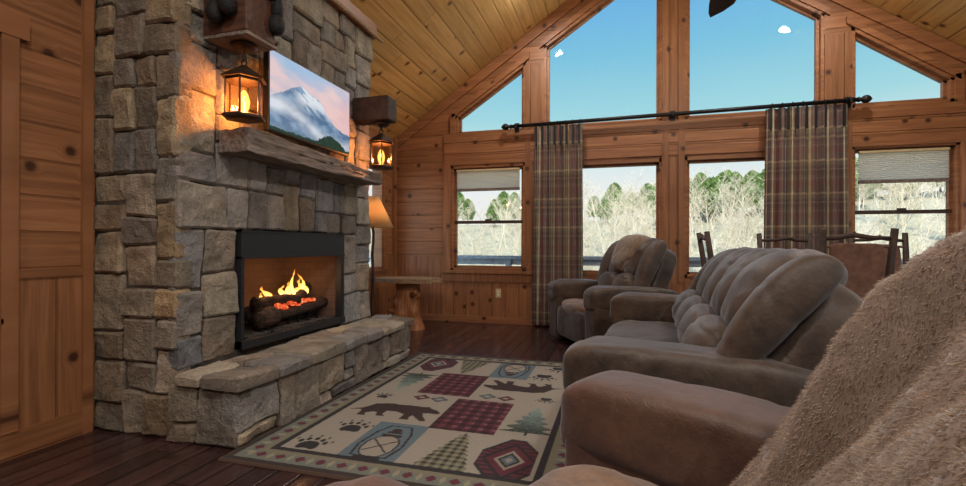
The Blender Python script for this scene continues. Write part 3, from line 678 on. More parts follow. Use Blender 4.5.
# ---------------------------------------------------------------- lanterns
def lantern(x, y, ztop, label, chain):
    t = thing('hanging_lantern', label, 'lantern', (x, y, ztop-.47), group='hexagonal wall lanterns')
    zb = ztop-.2-chain  # top of the roof base
    m = MB(); m.lathe([(.07, ztop-.002), (.075, ztop-.012), (.055, ztop-.028), (.02, ztop-.034)], x, y, 20); obj('canopy', m, 'dark_iron', t, True)
    m = MB(); n = 3
    m.tube([(x, y, ztop-.03), (x, y, zb+.11)], .005, 6)
    for k in range(8): a = 2*PI*k/8; a2 = 2*PI*(k+1)/8; m.tube([(x+.018*math.cos(a), y, zb+.095+.018*math.sin(a)), (x+.018*math.cos(a2), y, zb+.095+.018*math.sin(a2))], .004, 6)
    for k in range(8): a = 2*PI*k/8; a2 = 2*PI*(k+1)/8; m.tube([(x, y+.015*math.cos(a), zb+.125+.022*math.sin(a)), (x, y+.015*math.cos(a2), zb+.125+.022*math.sin(a2))], .004, 6)
    obj('chain', m, 'dark_iron', t)
    m = MB(); m.lathe([(.122, zb-.006), (.125, zb), (.09, zb+.028), (.055, zb+.05), (.022, zb+.075), (.01, zb+.082)], x, y, 6); m.lathe([(.1, zb-.02), (.1, zb-.004)], x, y, 6); obj('roof', m, 'dark_iron', t)
    m = MB(); zl = zb-.235
    for k in range(6):
        a = 2*PI*k/6; m.tube([(x+.1*math.cos(a), y+.1*math.sin(a), zb-.01), (x+.1*math.cos(a), y+.1*math.sin(a), zl+.02)], .0055, 6)
    obj('cage', m, 'dark_iron', t)
    m = MB(); m.lathe([(.104, zl+.028), (.118, zl+.02), (.118, zl+.008), (.07, zl)], x, y, 6); obj('base', m, 'dark_iron', t)
    m = MB()
    for k in range(6):
        a, b = 2*PI*k/6, 2*PI*(k+1)/6; p = [(x+.097*math.cos(q), y+.097*math.sin(q)) for q in (a, b)]; q_ = [(x+.0945*math.cos(q), y+.0945*math.sin(q)) for q in (b, a)]
        m.prism(p+q_, 2, zl+.03, zb-.02)
    obj('glass_panes', m, 'lantern_glass', t)
    m = MB(); m.lathe([(.012, zl+.028), (.016, zl+.05), (.028, zl+.075), (.032, zl+.11), (.022, zl+.15), (.008, zl+.172)], x, y, 14); b_ = obj('bulb', m, 'bulb_glass', t, True); obj('filament', MB().tube([(x, y, zl+.05), (x+.006, y, zl+.09), (x-.006, y, zl+.12), (x, y, zl+.14)], .004, 6), 'bulb', b_)
    lamp('lantern_light', 'POINT', (x, y, zl+.1), 14, (1, .36, .09), .022)
lantern(-2.075, 2.27, 2.182, 'hexagonal bronze lantern hanging left of the television, over the left end of the mantel', .0)
lantern(-2.02, 3.81, 2.108, 'hexagonal bronze lantern hanging right of the television, from the right beam block', -.03)

# crown trim on the chimney head
struct('trim_11', MB().box(XF-.03, XF+.02, Y0-.05, Y1+.04, 2.985, roof(XF+.02)), 'trim_y')
struct('trim_12', MB().tube([(XF+.045, y_, 2.985+.004*math.sin(y_*9)) for y_ in np.linspace(Y0-.05, Y1+.10, 14)], [.018+.004*math.sin(k*2.3) for k in range(14)], 8), 'slabwood')

# ================================================================ rug
RU, RV = 1.69, 2.40; st = .005
nu, nv = int(RU/st)+1, int(RV/st)+1; U, V_ = np.meshgrid(np.linspace(0, RU, nu), np.linspace(0, RV, nv), indexing='ij')
BG, DK, RED, BLU, GRN, TAN, BRN = S(146, 139, 128), S(48, 46, 48), S(92, 48, 58), S(92, 106, 114), S(66, 76, 72), S(118, 113, 96), S(58, 46, 46)
img = np.broadcast_to(BG, U.shape+(3,)).copy(); cu, cv = RU/2, RV/2
def put(mask, c, sym=True):
    c = np.asarray(c)
    cc = c if c.ndim == 3 else np.broadcast_to(c, img.shape)
    img[mask] = cc[mask]
    if sym:
        m2 = mask[::-1, ::-1]; c2 = cc[::-1, ::-1]; img[m2] = c2[m2]
box_ = lambda a, b, c, d: (U > a) & (U < b) & (V_ > c) & (V_ < d)
ell = lambda a, b, ra, rb, ang=0: (((U-a)*math.cos(ang)+(V_-b)*math.sin(ang))/ra)**2+((-(U-a)*math.sin(ang)+(V_-b)*math.cos(ang))/rb)**2 < 1
def poly(pts):
    m_ = np.zeros(U.shape, bool); n = len(pts)
    for i in range(n):
        (x1, y1), (x2, y2) = pts[i], pts[(i+1) % n]
        if y1 == y2: continue
        c = ((y1 > V_) != (y2 > V_)) & (U < (x2-x1)*(V_-y1)/(y2-y1)+x1); m_ ^= c
    return m_
def line(pts, w):
    m_ = np.zeros(U.shape, bool)
    for (x1, y1), (x2, y2) in zip(pts[:-1], pts[1:]):
        L = (x2-x1)**2+(y2-y1)**2; t_ = np.clip(((U-x1)*(x2-x1)+(V_-y1)*(y2-y1))/L, 0, 1); m_ |= np.hypot(U-x1-t_*(x2-x1), V_-y1-t_*(y2-y1)) < w
    return m_
def diamond(a, b, ra, rb): return np.abs(U-a)/ra+np.abs(V_-b)/rb < 1
def paw(a, b, s=1.0):
    put(ell(a, b, .055*s, .045*s), DK); put(ell(a-.035*s, b-.02*s, .025*s, .03*s), DK); put(ell(a+.035*s, b-.02*s, .025*s, .03*s), DK)
    for k in range(5):
        an = R_(150-30*k); put(ell(a+.082*s*math.cos(an), b+.075*s*math.sin(an), .014*s, .02*s), DK); put(ell(a+.118*s*math.cos(an), b+.115*s*math.sin(an), .006*s, .014*s), DK)
paw(.32, .26, 1.0); paw(.41, .52, 1.0); paw(.31, 1.08, .62)
put(box_(.52, .83, .13, .66), BLU)
put(ell(.675, .345, .085, .125), BG*.95)
hnd = poly([(.575, .22), (.775, .22), (.80, .35), (.78, .52), (.74, .62), (.61, .62), (.57, .52), (.55, .35)]) & ~poly([(.587, .23), (.763, .23), (.787, .35), (.768, .515), (.732, .607), (.618, .607), (.582, .515), (.563, .35)]); put(hnd, DK)
put((ell(.675, .345, .095, .135) & ~ell(.675, .345, .085, .125)) | line([(.61, .28), (.74, .42)], .005) | line([(.74, .28), (.61, .42)], .005), DK)
put(box_(.57, .78, .145, .185) | box_(.60, .75, .19, .225), DK); put(box_(.615, .735, .47, .50) | box_(.63, .72, .51, .54) | ell(.675, .555, .03, .025), BRN)
# plaid tree
jag = .018*np.abs(((V_*22) % 1)-.5)*2
tri = (V_ > .15) & (V_ < .64) & (np.abs(U-1.05) < (.64-V_)/.49*.135+jag*(V_ < .6))
pl_ = (((U*22) % 1) < .5).astype(float)+(((V_*22) % 1) < .5); put(tri, lerp(S(128, 124, 104), S(54, 54, 50), pl_/2)); put(box_(1.03, 1.07, .12, .15), DK)
# green tree
tri = (V_ > .72) & (V_ < 1.17) & (np.abs(U-1.36) < (1.17-V_)/.45*.125*(1+.25*np.sin(V_*80))); put(tri, lerp(S(52, 58, 54), S(124, 140, 134), np.clip((V_-.72)/.4+.4*(vn(U*70, V_*70)-.5), 0, 1))); put(box_(1.35, 1.37, .68, .73), DK)
# plaid square
q = (U-.82)/.38; w = (V_-.64)/.54
f1 = .5*(((q*5) % 1) < .5)+.5*(((w*7) % 1) < .5); pc = lerp(RED, S(52, 34, 38), f1.clip(0, 1)); pc = lerp(pc, np.broadcast_to(S(146, 104, 104), pc.shape), (((q*5) % 1 > .6) & ((w*7) % 1 > .6))*np.clip(vn(U*90, V_*90)*1.5-.3, 0, 1)*.6)
put(box_(.82, 1.20, .64, 1.18), pc)
# diamond medallion
for k, (c, rr1) in enumerate(((DK, 1.0), (RED, .9), (DK, .66), (RED, .56), (BG, .36), (DK, .27), (BLU, .2), (BG, .1))):
    z = diamond(1.345, .37, .21*rr1, .30*rr1) & box_(1.19, 1.47, .13, .62)
    if k in (1, 3): z = z & ((np.abs(V_*26 % 1-.5) > .18) | (k == 3))
    put(z, c)
for a, b in ((.57, 1.135), (.70, 1.125)):
    for c, q1 in ((DK, 1), (RED if a < .6 else BLU, .78), (BG, .35)): put(diamond(a, b, .062*q1, .055*q1), c)
# bear walking
bear = poly([(.22, .80), (.30, .845), (.345, .935), (.43, .965), (.52, .955), (.60, .965), (.66, .955), (.70, .965), (.715, .945), (.765, .92), (.80, .885), (.795, .86), (.745, .86), (.70, .85), (.72, .80), (.765, .735), (.735, .72), (.69, .76), (.655, .80), (.645, .76), (.66, .725), (.60, .72), (.60, .80), (.53, .835), (.47, .83), (.47, .77), (.50, .74), (.44, .735), (.42, .79), (.39, .80), (.355, .76), (.375, .725), (.32, .72), (.315, .78), (.30, .815)])
put(bear, BRN)
# borders
e = np.minimum(np.minimum(U, RU-U), np.minimum(V_, RV-V_)); ang = np.where(np.minimum(U, RU-U) < np.minimum(V_, RV-V_), V_, U)
put((e < .20) & (e >= .165), DK, False); put(e < .165, S(106, 110, 102), False); put((e > .125) & (e < .165), TAN, False)
k1 = (ang*9) % 1; put((e > .07) & (e < .13) & (np.abs(k1-.5)/.26+np.abs(e-.1)/.032 < 1), RED, False); put((e > .06) & (e < .14) & (np.abs(((ang*9+.5) % 1)-.5)/.14+np.abs(e-.1)/.04 < 1), S(138, 132, 110), False)
put((e < .05), S(58, 50, 48), False); put(e < .014, S(84, 66, 56), False)
RX0, RY0 = -1.85, 1.86; m = MB(); H = .011+.002*vn(U*60, V_*60)
H[0, :] = H[-1, :] = H[:, 0] = H[:, -1] = .001
m.add(np.stack([U+RX0, V_+RY0, H], -1).reshape(-1, 3), [(i*nv+j, (i+1)*nv+j, (i+1)*nv+j+1, i*nv+j+1) for i in range(nu-1) for j in range(nv-1)], img.reshape(-1, 3))
tag(obj('area_rug', m, 'rug'), 'beige lodge rug with bears, paw prints and red plaid squares before the hearth', 'rug')

# ================================================================ curtains and rod
def curtain(x0, x1, z0, z1, folds, seed, label, ytop=6.08):
    nu, nv = 260, 220; U, V_ = np.meshgrid(np.linspace(0, 1, nu), np.linspace(0, 1, nv), indexing='ij')
    amp = .028+.012*vn(U*3, V_*2, 0, seed); ph = U*folds*2*PI+1.2*vn(U*4, V_*1.3, 0, seed+2)
    X = x0+(x1-x0)*(.5+(U-.5)*(1+.06*(1-V_)))+.004*np.sin(ph*2); Yc = ytop+amp*np.sin(ph)*(.85+.3*(1-V_)); Z = z0+(z1-z0)*V_
    Sx = U*(x1-x0)*2.0; Sz = Z-z0
    base = np.broadcast_to(S(98, 84, 80), U.shape+(3,)).copy()
    def band(q, per, off, w, c, al):
        mk_ = ((q+off) % per) < w; base[mk_] = base[mk_]*(1-al)+c*al
    for q in (Sx, Sz):
        k_ = 1.0 if q is Sx else .36; p_ = .36
        band(q, p_, .0, .10, S(56, 48, 54), .6*k_); band(q, p_, .13, .06, S(104, 60, 60), .55*k_); band(q, p_, .215, .022, S(186, 172, 138), .75*k_); band(q, p_, .26, .035, S(104, 106, 84), .65*k_); band(q, p_, .315, .014, S(176, 160, 130), .6*k_); band(q, p_, .04, .008, S(158, 142, 122), .5*k_)
    m = MB(); P = np.stack([X, Yc, Z], -1); P2 = P+np.array([0, .004, 0]); n = nu*nv
    F = [(i*nv+j, (i+1)*nv+j, (i+1)*nv+j+1, i*nv+j+1) for i in range(nu-1) for j in range(nv-1)]
    m.add(P.reshape(-1, 3), F, (base*1.45).reshape(-1, 3)); o = obj('plaid_curtain', m, 'curtain', None, True); tag(o, label, 'curtain', 'plaid curtain panels')
    for k in range(int(folds)+1):   # pinch loops at the top
        u = (k+.5)/(folds+1); t_ = MB().box(x0+(x1-x0)*u-.012, x0+(x1-x0)*u+.012, ytop-.03, ytop-.022, z1-.25, z1+.0); obj('pleat', t_, 'black', o)
curtain(-1.065, -.455, .03, 2.555, 7, 3, 'brown and red plaid curtain panel hanging at the left end of the rod')
curtain(1.575, 2.37, .03, 2.585, 8, 9, 'brown and red plaid curtain panel hanging at the right end of the rod')
rd = thing('curtain_rod', 'long black curtain rod with carved finials crossing the wall between upper and lower windows', 'curtain rod', (.55, 6.08, 2.58))
rz = lambda x: 2.578+(x+1.44)*.0108
m = MB(); m.tube([(-1.36, 6.08, rz(-1.36)), (2.46, 6.08, rz(2.46))], .024, 12); obj('rod', m, 'black', rd, True)
for s, x in ((-1, -1.36), (1, 2.46)):
    m = MB(); m.tube([(x+s*d_, 6.08, rz(x)) for d_ in (0, .015, .02, .035, .04, .06, .085, .11, .13)], [.028, .03, .02, .02, .03, .042, .045, .03, .008], 12); obj('finial', m, 'black', rd, True)
for x in (-1.3, .6, 2.40): m = MB(); m.tube([(x, YG-.03, rz(x)), (x, 6.085, rz(x))], .012, 8); m.box(x-.03, x+.03, YG-.04, YG-.03, rz(x)-.06, rz(x)+.06); m.lathe([(.026, rz(x)-.024), (.026, rz(x)+.024)], x, 6.08, 12); obj('bracket', m, 'black', rd)
for x in list(np.linspace(-1.04, -.48, 7))+list(np.linspace(1.64, 2.35, 8)):
    m = MB(); n = 12
    for k in range(n): a, b = 2*PI*k/n, 2*PI*(k+1)/n; m.tube([(x, 6.08+.028*math.cos(a), rz(x)+.028*math.sin(a)), (x, 6.08+.028*math.cos(b), rz(x)+.028*math.sin(b))], .005, 5)
    obj('ring', m, 'black', rd)
# pleated shades
for lab, a, b, zb, zt in (('half raised tan pleated shade in the narrow window beside the left curtain', -2.145, -1.275, 1.785, 2.065), ('half raised tan pleated shade in the narrow window right of the right curtain', 2.522, 3.335, 1.74, 2.085)):
    s_ = thing('pleated_shade', lab, 'window shade', ((a+b)/2, YG+.02, zb), group='pleated window shades')
    m = MB(); n = 14; V = []; 
    for i in range(n*2+1):
        z = zt-.02-(zt-zb-.04)*i/(2*n); V += [(a, YG+.018+(.012 if i % 2 else -.012), z), (b, YG+.018+(.012 if i % 2 else -.012), z)]
    m.add(V, [(2*i, 2*i+1, 2*i+3, 2*i+2) for i in range(n*2)]); obj('pleated_fabric', m, 'blind', s_)
    obj('bottom_rail', MB().box(a, b, YG+.002, YG+.034, zb-.012, zb+.022), 'beam', s_); obj('head_rail', MB().box(a, b, YG-.002, YG+.038, zt-.025, zt), 'ivory', s_)
# outlet, floor vent
ou = thing('wall_outlet', 'ivory electrical outlet low on the wainscot under the narrow window', 'outlet', (-1.55, YG-.02, .35))
obj('cover_plate', MB().softbox((-1.55, YG-.022, .405), (.036, .005, .058), bev=.003), 'ivory', ou)
for z in (.385, .425): obj('socket', MB().softbox((-1.55, YG-.028, z), (.016, .003, .014), 3, 6), 'white', ou)
m = MB(); m.box(-1.85, -1.52, 6.06, 6.13, .0, .006)
for k in range(16): m.box(-1.84+k*.02, -1.83+k*.02, 6.068, 6.122, .006, .009)
tag(obj('floor_register', m, 'beam_dark'), 'long narrow floor heating vent in front of the wall under the narrow window', 'vent')

# ================================================================ stump table and lamp
tb = thing('stump_table', 'rustic side table of a peeled cedar trunk with a live edge slab top', 'side table', (-2.53, 5.5, 0))
ns, nz = 40, 30; V = []
for j in range(nz):
    f = j/(nz-1); z = .58*f
    for k in range(ns):
        a = 2*PI*k/ns; r = .135+.05*(1-f)**3+.015*math.cos(3*a+1)+.02*math.cos(2*a-f*2)*(1-f)+.02*(float(vn(math.cos(a)*2+3, math.sin(a)*2+3, f*3, 5))-.5)*2
        for (ka, kz, kr) in ((-2.4, .33, .05), (-.5, .43, .055), (-.7, .22, .04), (-1.8, .2, .03)):
            da = math.atan2(math.sin(a-ka), math.cos(a-ka)); r += kr*math.exp(-(da/.25)**2-((z-kz)/.045)**2)
        V.append((-2.53+r*math.cos(a), 5.5+r*math.sin(a), z))
m = MB(); m.add(V, [(j*ns+k, j*ns+(k+1) % ns, (j+1)*ns+(k+1) % ns, (j+1)*ns+k) for j in range(nz-1) for k in range(ns)]+[tuple(range((nz-1)*ns, nz*ns))]); obj('trunk', m, 'log', tb, True)
for p in (((-2.43, 5.38, .43), (-2.37, 5.33, .46), (-2.35, 5.31, .49)), ((-2.68, 5.41, .22), (-2.75, 5.36, .23))): obj('branch_stub', MB().tube(p, [.035]+[.022]*(len(p)-1), 10), 'log', tb, True)
pts = []
for k in range(60): a = 2*PI*k/60; q = 1+.12*(float(vn(math.cos(a)*3+5, math.sin(a)*3+5, 0, 8))-.5)*2+.04*math.sin(a*9); pts.append((-2.53+.40*q*math.cos(a)*math.copysign(1, 1), 5.5+.27*q*math.sin(a)))
m = MB(); m.prism(pts, 2, .58, .632); obj('slab_top', m, 'slabwood', tb)
lp = thing('floor_lamp', 'twig floor lamp with a glowing parchment cone shade behind the chimney', 'lamp', (-2.80, 5.08, 0))
lx, ly = -2.80, 5.08
m = MB(); m.lathe([(.13, 0), (.13, .02), (.05, .04), (.03, .06)], lx, ly); obj('base', m, 'twig', lp)
m = MB(); m.tube([(lx+.008*math.sin(k*1.7), ly+.01*math.cos(k*2.1), .05+k*.125) for k in range(12)], [.022-.0006*k for k in range(12)], 9); obj('pole', m, 'twig', lp, True)
m = MB(); P = []; seg = 36
for r, z in ((.245, 1.245), (.07, 1.61), (.067, 1.61), (.242, 1.245)):
    for k in range(seg): P.append((lx+r*math.cos(2*PI*k/seg), ly+r*math.sin(2*PI*k/seg), z))
m.add(P, [(i*seg+k, i*seg+(k+1) % seg, ((i+1) % 4)*seg+(k+1) % seg, ((i+1) % 4)*seg+k) for i in range(4) for k in range(seg)]); obj('lamp_shade', m, 'parch', lp, True)
obj('bulb', MB().softbox((lx, ly, 1.42), (.028, .028, .04), 2, 8), 'bulb_glass', lp, True); lamp('lamp_light', 'POINT', (lx, ly, 1.42), 8, (1, .74, .44), .02)

# ================================================================ seating
def tilt(deg): return Matrix.Rotation(R_(deg), 3, 'Y')
def seating(name, label, cat, loc, rotz, Wd, seats, mat, group, lean=32, dep=.98, aw=.24, armz=.63, bx=.58, bz=.40, worn=None, seatx=0.0, seatz=0.0, wingo=.055):
    """faces local -x; x=0 is the front of the arms; y across"""
    t = thing(name, label, cat, loc, rotz, group); h = Wd/2; O = dict(local=True, smooth=True)
    inner = Wd-2*aw; sw = inner/seats
    for s in (-1, 1):
        yc = s*(h-aw/2)
        m = MB(); m.softbox((dep*.44+.008, yc, .27), (dep*.44, aw*.46, .25), n=14, res=22, wrinkle=.012, seed=int(3+s))
        a = obj('arm', m, mat, t, **O)
        def fn(Q, hh, s=s):
            Q = Q.copy(); f = np.clip((Q[:, 0]/hh[0]+1)/2, 0, 1)
            Q[:, 2] += -.05*f**2-.025*np.clip(.12-f, 0, 1)/.12; Q[:, 1] *= (1.0+.05*np.sin(f*PI)); return Q
        m = MB(); m.softbox((dep*.46-.012, yc, armz-.115), (dep*.47, aw*.52, .118), n=5.2, res=34, fn=fn, wrinkle=.018, seed=int(5+s), ws=4)
        obj('arm_pad', m, mat, a, **O)
    m = MB(); m.softbox((.52, 0, .2), (.44, h-aw*.8, .16), n=12, res=10); obj('base_frame', m, mat, t, **O)
    ln = tilt(lean); base = Vector((bx, 0, bz)); up = ln @ Vector((0, 0, 1)); fw = ln @ Vector((-1, 0, 0))
    for k in range(seats):
        yc = -inner/2+sw*(k+.5)
        m = MB(); m.softbox((.055+seatx, yc, .24), (.06, sw*.495, .16), n=7, res=14, wrinkle=.02, seed=k); obj('footrest_panel', m, mat, t, **O)
        m = MB(); m.softbox((.34+seatx, yc, .385+seatz), (.34, sw*.50, .095), n=4, res=24, wrinkle=.025, seed=10+k, ws=5); obj('seat_cushion', m, worn or mat, t, **O)
        def chan(Q, hh):   # crest rolls back over the top
            Q = Q.copy(); f = Q[:, 2]/hh[2]; Q[:, 0] += .07*np.clip(f, 0, 1)**2; return Q
        m = MB()
        for c in (-1, 1):
            q = base+up*.13+fw*.085; q.y = yc+c*sw*.245; m.softbox(tuple(q), (.13, sw*.258, .135), n=2.6, res=22, rot=ln, wrinkle=.022, seed=20+k*2+c, ws=5)
        obj('lumbar_cushion', m, mat, t, **O)
        m = MB()
        for c in (-1, 1):
            q = base+up*.445+fw*.015; q.y = yc+c*sw*.245; m.softbox(tuple(q), (.155, sw*.262, .255), n=2.55, res=26, rot=ln, fn=chan, wrinkle=.022, seed=30+k*2+c, ws=5)
        obj('back_cushion', m, mat, t, **O)
    lw = tilt(lean+3)
    for s in (-1, 1):
        q = base+up*.325+fw*.05; q.y = s*(inner/2+wingo)
        def fn3(Q, hh, s=s):
            Q = Q.copy(); f = (Q[:, 2]/hh[2]); Q[:, 0] *= (1+.28*f); Q[:, 0] += -.03*(1-f**2)+.015*np.clip(f, 0, 1)**2; Q[:, 1] *= (1+.10*f); return Q
        m = MB(); m.softbox(tuple(q), (.084, .085, .335), n=2.7, res=30, rot=lw, fn=fn3, wrinkle=.015, seed=40+s, ws=4); obj('side_wing', m, mat, t, **O)
    m = MB(); q = base+up*.30-fw*.10; m.softbox((q.x, 0, q.z), (.12, inner/2+.05+wingo, .33), n=5, res=24, rot=ln, wrinkle=.02, seed=50, ws=4)
    m.softbox((.79, 0, .32), (.15, inner/2+.055+wingo, .27), n=6, res=18, rot=tilt(10), wrinkle=.02, seed=51)
    obj('back_shell', m, mat, t, **O)
    for s in (-1, 1):
        for x in (.1, .8): obj('foot', MB().box(x, x+.06, s*(h-.14)-.03, s*(h-.14)+.03, 0, .06), 'black', t, local=True)
    return t, base, up, fw
lv, *_ = seating('reclining_loveseat', 'large brown suede reclining loveseat with channelled back cushions, facing the fireplace', 'loveseat', (-.125, 3.03, 0), R_(-4), 2.30, 2, 'suede', None, armz=.66, bz=.428, wingo=.13)
rc, base, up, fw = seating('recliner', 'brown recliner with a worn tan seat beside the left curtain, behind the loveseat', 'recliner', (-.50, 4.93, 0), R_(29), 1.18, 1, 'suede', 'brown recliners', worn='suede_worn', lean=21, bx=.60, bz=.47, armz=.665, aw=.26)
m = MB(); MR = tilt(20); q = base+up*.50+fw*.045
def fnb(Q, hh):
    Q = Q.copy(); f = Q[:, 2]/hh[2]; Q[:, 0] += .05*np.clip(f, 0, 1)**2; return Q
m.softbox((q.x, 0.0, q.z), (.165, .25, .21), n=3.2, res=26, rot=MR, fn=fnb, wrinkle=.03, seed=61, ws=6)
o = obj('folded_blanket', m, 'furpad', None, True, origin=False); o.location = rc.location; o.rotation_euler = rc.rotation_euler; tag(o, 'tan blanket folded over the headrest of the recliner beside the left curtain', 'blanket')
# foreground recliner
fr_, base, up, fw = seating('recliner', 'brown leather recliner in the near right corner, half covered by a fur throw', 'recliner', (-.325, 1.125, 0), R_(-25), 1.17, 1, 'suede_red', 'brown recliners', lean=34, worn='suede_worn', bx=.84, seatx=.05, seatz=-.015, armz=.645)
# fur throw over its back: hangs over the far wing and the centre of the back
MR = tilt(34)
def fnt(Q, hh):
    Q = Q.copy(); yy = Q[:, 1]; zz = Q[:, 2]; front = np.clip(-Q[:, 0]/hh[0]+.3, 0, 1)
    st_ = np.clip((.20-yy)/.08, 0, 1); st_ = st_*st_*(3-2*st_)
    Q[:, 0] += front*(.08*st_ + .03*np.exp(-((yy-.17)/.02)**2) - .012*np.sin(yy*34+zz*3) - .008*np.sin(yy*61-zz*7+1)-.02*np.sin(zz*8+yy*5)*(1-st_))
    Q[:, 0] += .03*np.clip(zz/hh[2], 0, 1)**2
    Q[:, 1] += .010*np.sin(zz*15)*np.sign(yy); return Q
m = MB(); m.softbox((.845, -.04, .765), (.155, .46, .53), n=6, res=80, rot=MR, fn=fnt, wrinkle=.02, seed=71, ws=9)
V = m.V[0]; Fm = m.F
hair = MB(); rr = np.random.RandomState(3); tri = np.array([f for f in Fm]); P0, P1, P2, P3 = V[tri[:, 0]], V[tri[:, 1]], V[tri[:, 2]], V[tri[:, 3]]
A = np.linalg.norm(np.cross(P2-P0, P3-P1), axis=1); N = np.cross(P2-P0, P3-P1)/np.maximum(A, 1e-9)[:, None]
nh = 190000; pick = rr.choice(len(tri), nh, p=A/A.sum()); a, b = rr.rand(nh, 1), rr.rand(nh, 1)
Pp = (P0[pick]*(1-a)+P1[pick]*a)*(1-b)+(P3[pick]*(1-a)+P2[pick]*a)*b; Nn = N[pick]
down = np.array([-.45, 0, -.9]); clump = fbm(Pp[:, 0]*34, Pp[:, 1]*34, Pp[:, 2]*34, 5, 2)[:, None]-.5; clump2 = fbm(Pp[:, 0]*34+50, Pp[:, 1]*34, Pp[:, 2]*34, 8, 2)[:, None]-.5
D = Nn*.75+down*.6+rr.randn(nh, 3)*.2+clump*np.array([.6, 1.2, 0])+clump2*np.array([.3, 0, 1.1]); D /= np.linalg.norm(D, axis=1, keepdims=True)
T = np.cross(D, rr.randn(nh, 3)); T /= np.linalg.norm(T, axis=1, keepdims=True); L = (.004+.005*rr.rand(nh, 1))
hv = np.stack([Pp-T*.0011-Nn*.001, Pp+T*.0011-Nn*.001, Pp+D*L], 1).reshape(-1, 3)
fu = obj('fur_throw', m, 'fur', None, True, origin=False); fu.location = fr_.location; fu.rotation_euler = fr_.rotation_euler
tag(fu, 'thick tan faux fur throw draped over the back of the nearest recliner', 'throw')
hair.add(hv, [(3*i, 3*i+1, 3*i+2) for i in range(nh)]); ho = obj('fur_pile', hair, 'fibre', None, False, origin=False); ho.parent = fu; ho['kind'] = 'stuff'

# ================================================================ dining set
def log_chair(label, x, y, rz_, sling=True):
    t = thing('log_chair', label, 'chair', (x, y, 0), rz_, 'log dining chairs'); rr = random.Random(int(x*100+y*10))
    # faces local +y ; back posts at y=-.2
    w = .21
    for s in (-1, 1):
        obj('back_post', MB().tube([(s*w, -.2, 0), (s*(w+.005), -.2, .45), (s*w, -.235, .8), (s*(w+.012), -.29, 1.165)], [.026, .027, .026, .023], 10), 'twig', t, local=True, smooth=True)
        obj('leg', MB().tube([(s*w, .2, 0), (s*w, .2, .42)], .025, 10), 'twig', t, local=True, smooth=True)
        obj('side_rail', MB().tube([(s*w, -.2, .22), (s*w, .2, .22)], .014, 8), 'twig', t, local=True, smooth=True)
    m = MB(); m.tube([(-w, -.28, 1.09), (-.12, -.285, 1.10+rr.uniform(-.01, .01)), (-.03, -.28, 1.12), (.08, -.285, 1.10), (w, -.28, 1.095)], [.014, .017, .02, .016, .013], 8); m.tube([(-.03, -.28, 1.12), (-.02, -.29, 1.145)], [.012, .008], 6); obj('top_rail', m, 'twig', t, local=True, smooth=True)
    obj('lower_rail', MB().tube([(-w, -.205, .55), (w, -.205, .55)], .014, 8), 'twig', t, local=True, smooth=True)
    obj('seat', MB().softbox((0, 0, .44), (.23, .22, .035), n=5, res=10), 'hide', t, local=True, smooth=True)
    if sling:
        m = MB(); m.softbox((0, -.243, .80), (.175, .012, .26), n=8, res=12, rot=Matrix.Rotation(R_(7), 3, 'X'), wrinkle=.0); m.tube([(-w, -.268, 1.035), (w, -.268, 1.035)], .012, 8); obj('sling_back', m, 'hide', t, local=True, smooth=True)
    return t
log_chair('rustic log dining chair with brown sling back, nearest, standing behind the loveseat', 1.66, 4.38, 0)
log_chair('rustic log dining chair at the left end of the table, seen edge on', 1.02, 4.80, R_(-90), False)
log_chair('rustic log dining chair across the table in front of the right curtain', 1.57, 5.13, PI, False)
log_chair('rustic log dining chair across the table before the right narrow window', 2.35, 5.13, PI, True)
dt = thing('dining_table', 'dark wood dining table with log legs behind the loveseat', 'table', (2.0, 4.75, 0))
obj('table_top', MB().softbox((2.0, 4.75, .745), (.72, .20, .025), bev=.01), 'beam_dark', dt)
for a in (1.38, 2.62):
    for b in (4.6, 4.9): obj('leg', MB().tube([(a, b, 0), (a, b, .72)], .04, 12), 'twig', dt, smooth=True)
tag(obj('folded_napkin', MB().softbox((1.97, 4.72, .80), (.10, .07, .03), n=2.5, res=12, wrinkle=.03), 'placemat', None, True), 'crumpled pale napkin lying on the dining table', 'napkin')

# ================================================================ ceiling fan and lights
hx_, hy_, hz_ = RX, 3.22, 2.79
fn_ = thing('ceiling_fan', 'dark ceiling fan hanging from the ridge, one blade tip in view', 'fan', (hx_, hy_, hz_))
m = MB(); m.tube([(hx_, hy_, RZ-.02), (hx_, hy_, hz_+.14)], .014, 10); m.lathe([(.07, RZ-.03), (.07, RZ-.12), (.02, RZ-.16)], hx_, hy_); obj('downrod', m, 'dark_iron', fn_)
m = MB(); m.lathe([(.05, hz_+.15), (.12, hz_+.11), (.14, hz_+.04), (.11, hz_+.01), (.05, hz_-.0)], hx_, hy_); obj('motor', m, 'dark_iron', fn_, True)
m = MB(); m.lathe([(.03, hz_+.22), (.10, hz_+.25), (.15, hz_+.31), (.145, hz_+.31), (.095, hz_+.26), (.03, hz_+.23)], hx_, hy_); obj('added_uplight_bowl', m, 'white', fn_, True)  # bowl added out of view to go with the ceiling fill light
lamp('added_ceiling_fill', 'POINT', (hx_+.07, hy_, hz_+.34), 75, (1, .84, .6), .03)  # unseen light added above the fan to brighten the ceiling
for k in range(4):
    a = R_(90-10.5+90*k); c, s = math.cos(a), math.sin(a); m = MB()
    pu = [(.12, .03), (.2, .05), (.3, .075), (.45, .09), (.6, .105), (.72, .11), (.80, .10)]; pdn = [(.12, .03), (.2, .05), (.3, .07), (.45, .08), (.56, .08), (.64, .06), (.73, -.01)]
    up_ = [(hx_+c*r-s*w_, hy_+s*r+c*w_) for r, w_ in pu]; dn = [(hx_+c*r+s*w_, hy_+s*r-c*w_) for r, w_ in pdn[::-1]]
    m.prism(up_+dn, 2, hz_+.0, hz_+.012); obj('blade', m, 'twig', fn_)
down_a = math.atan(SL)
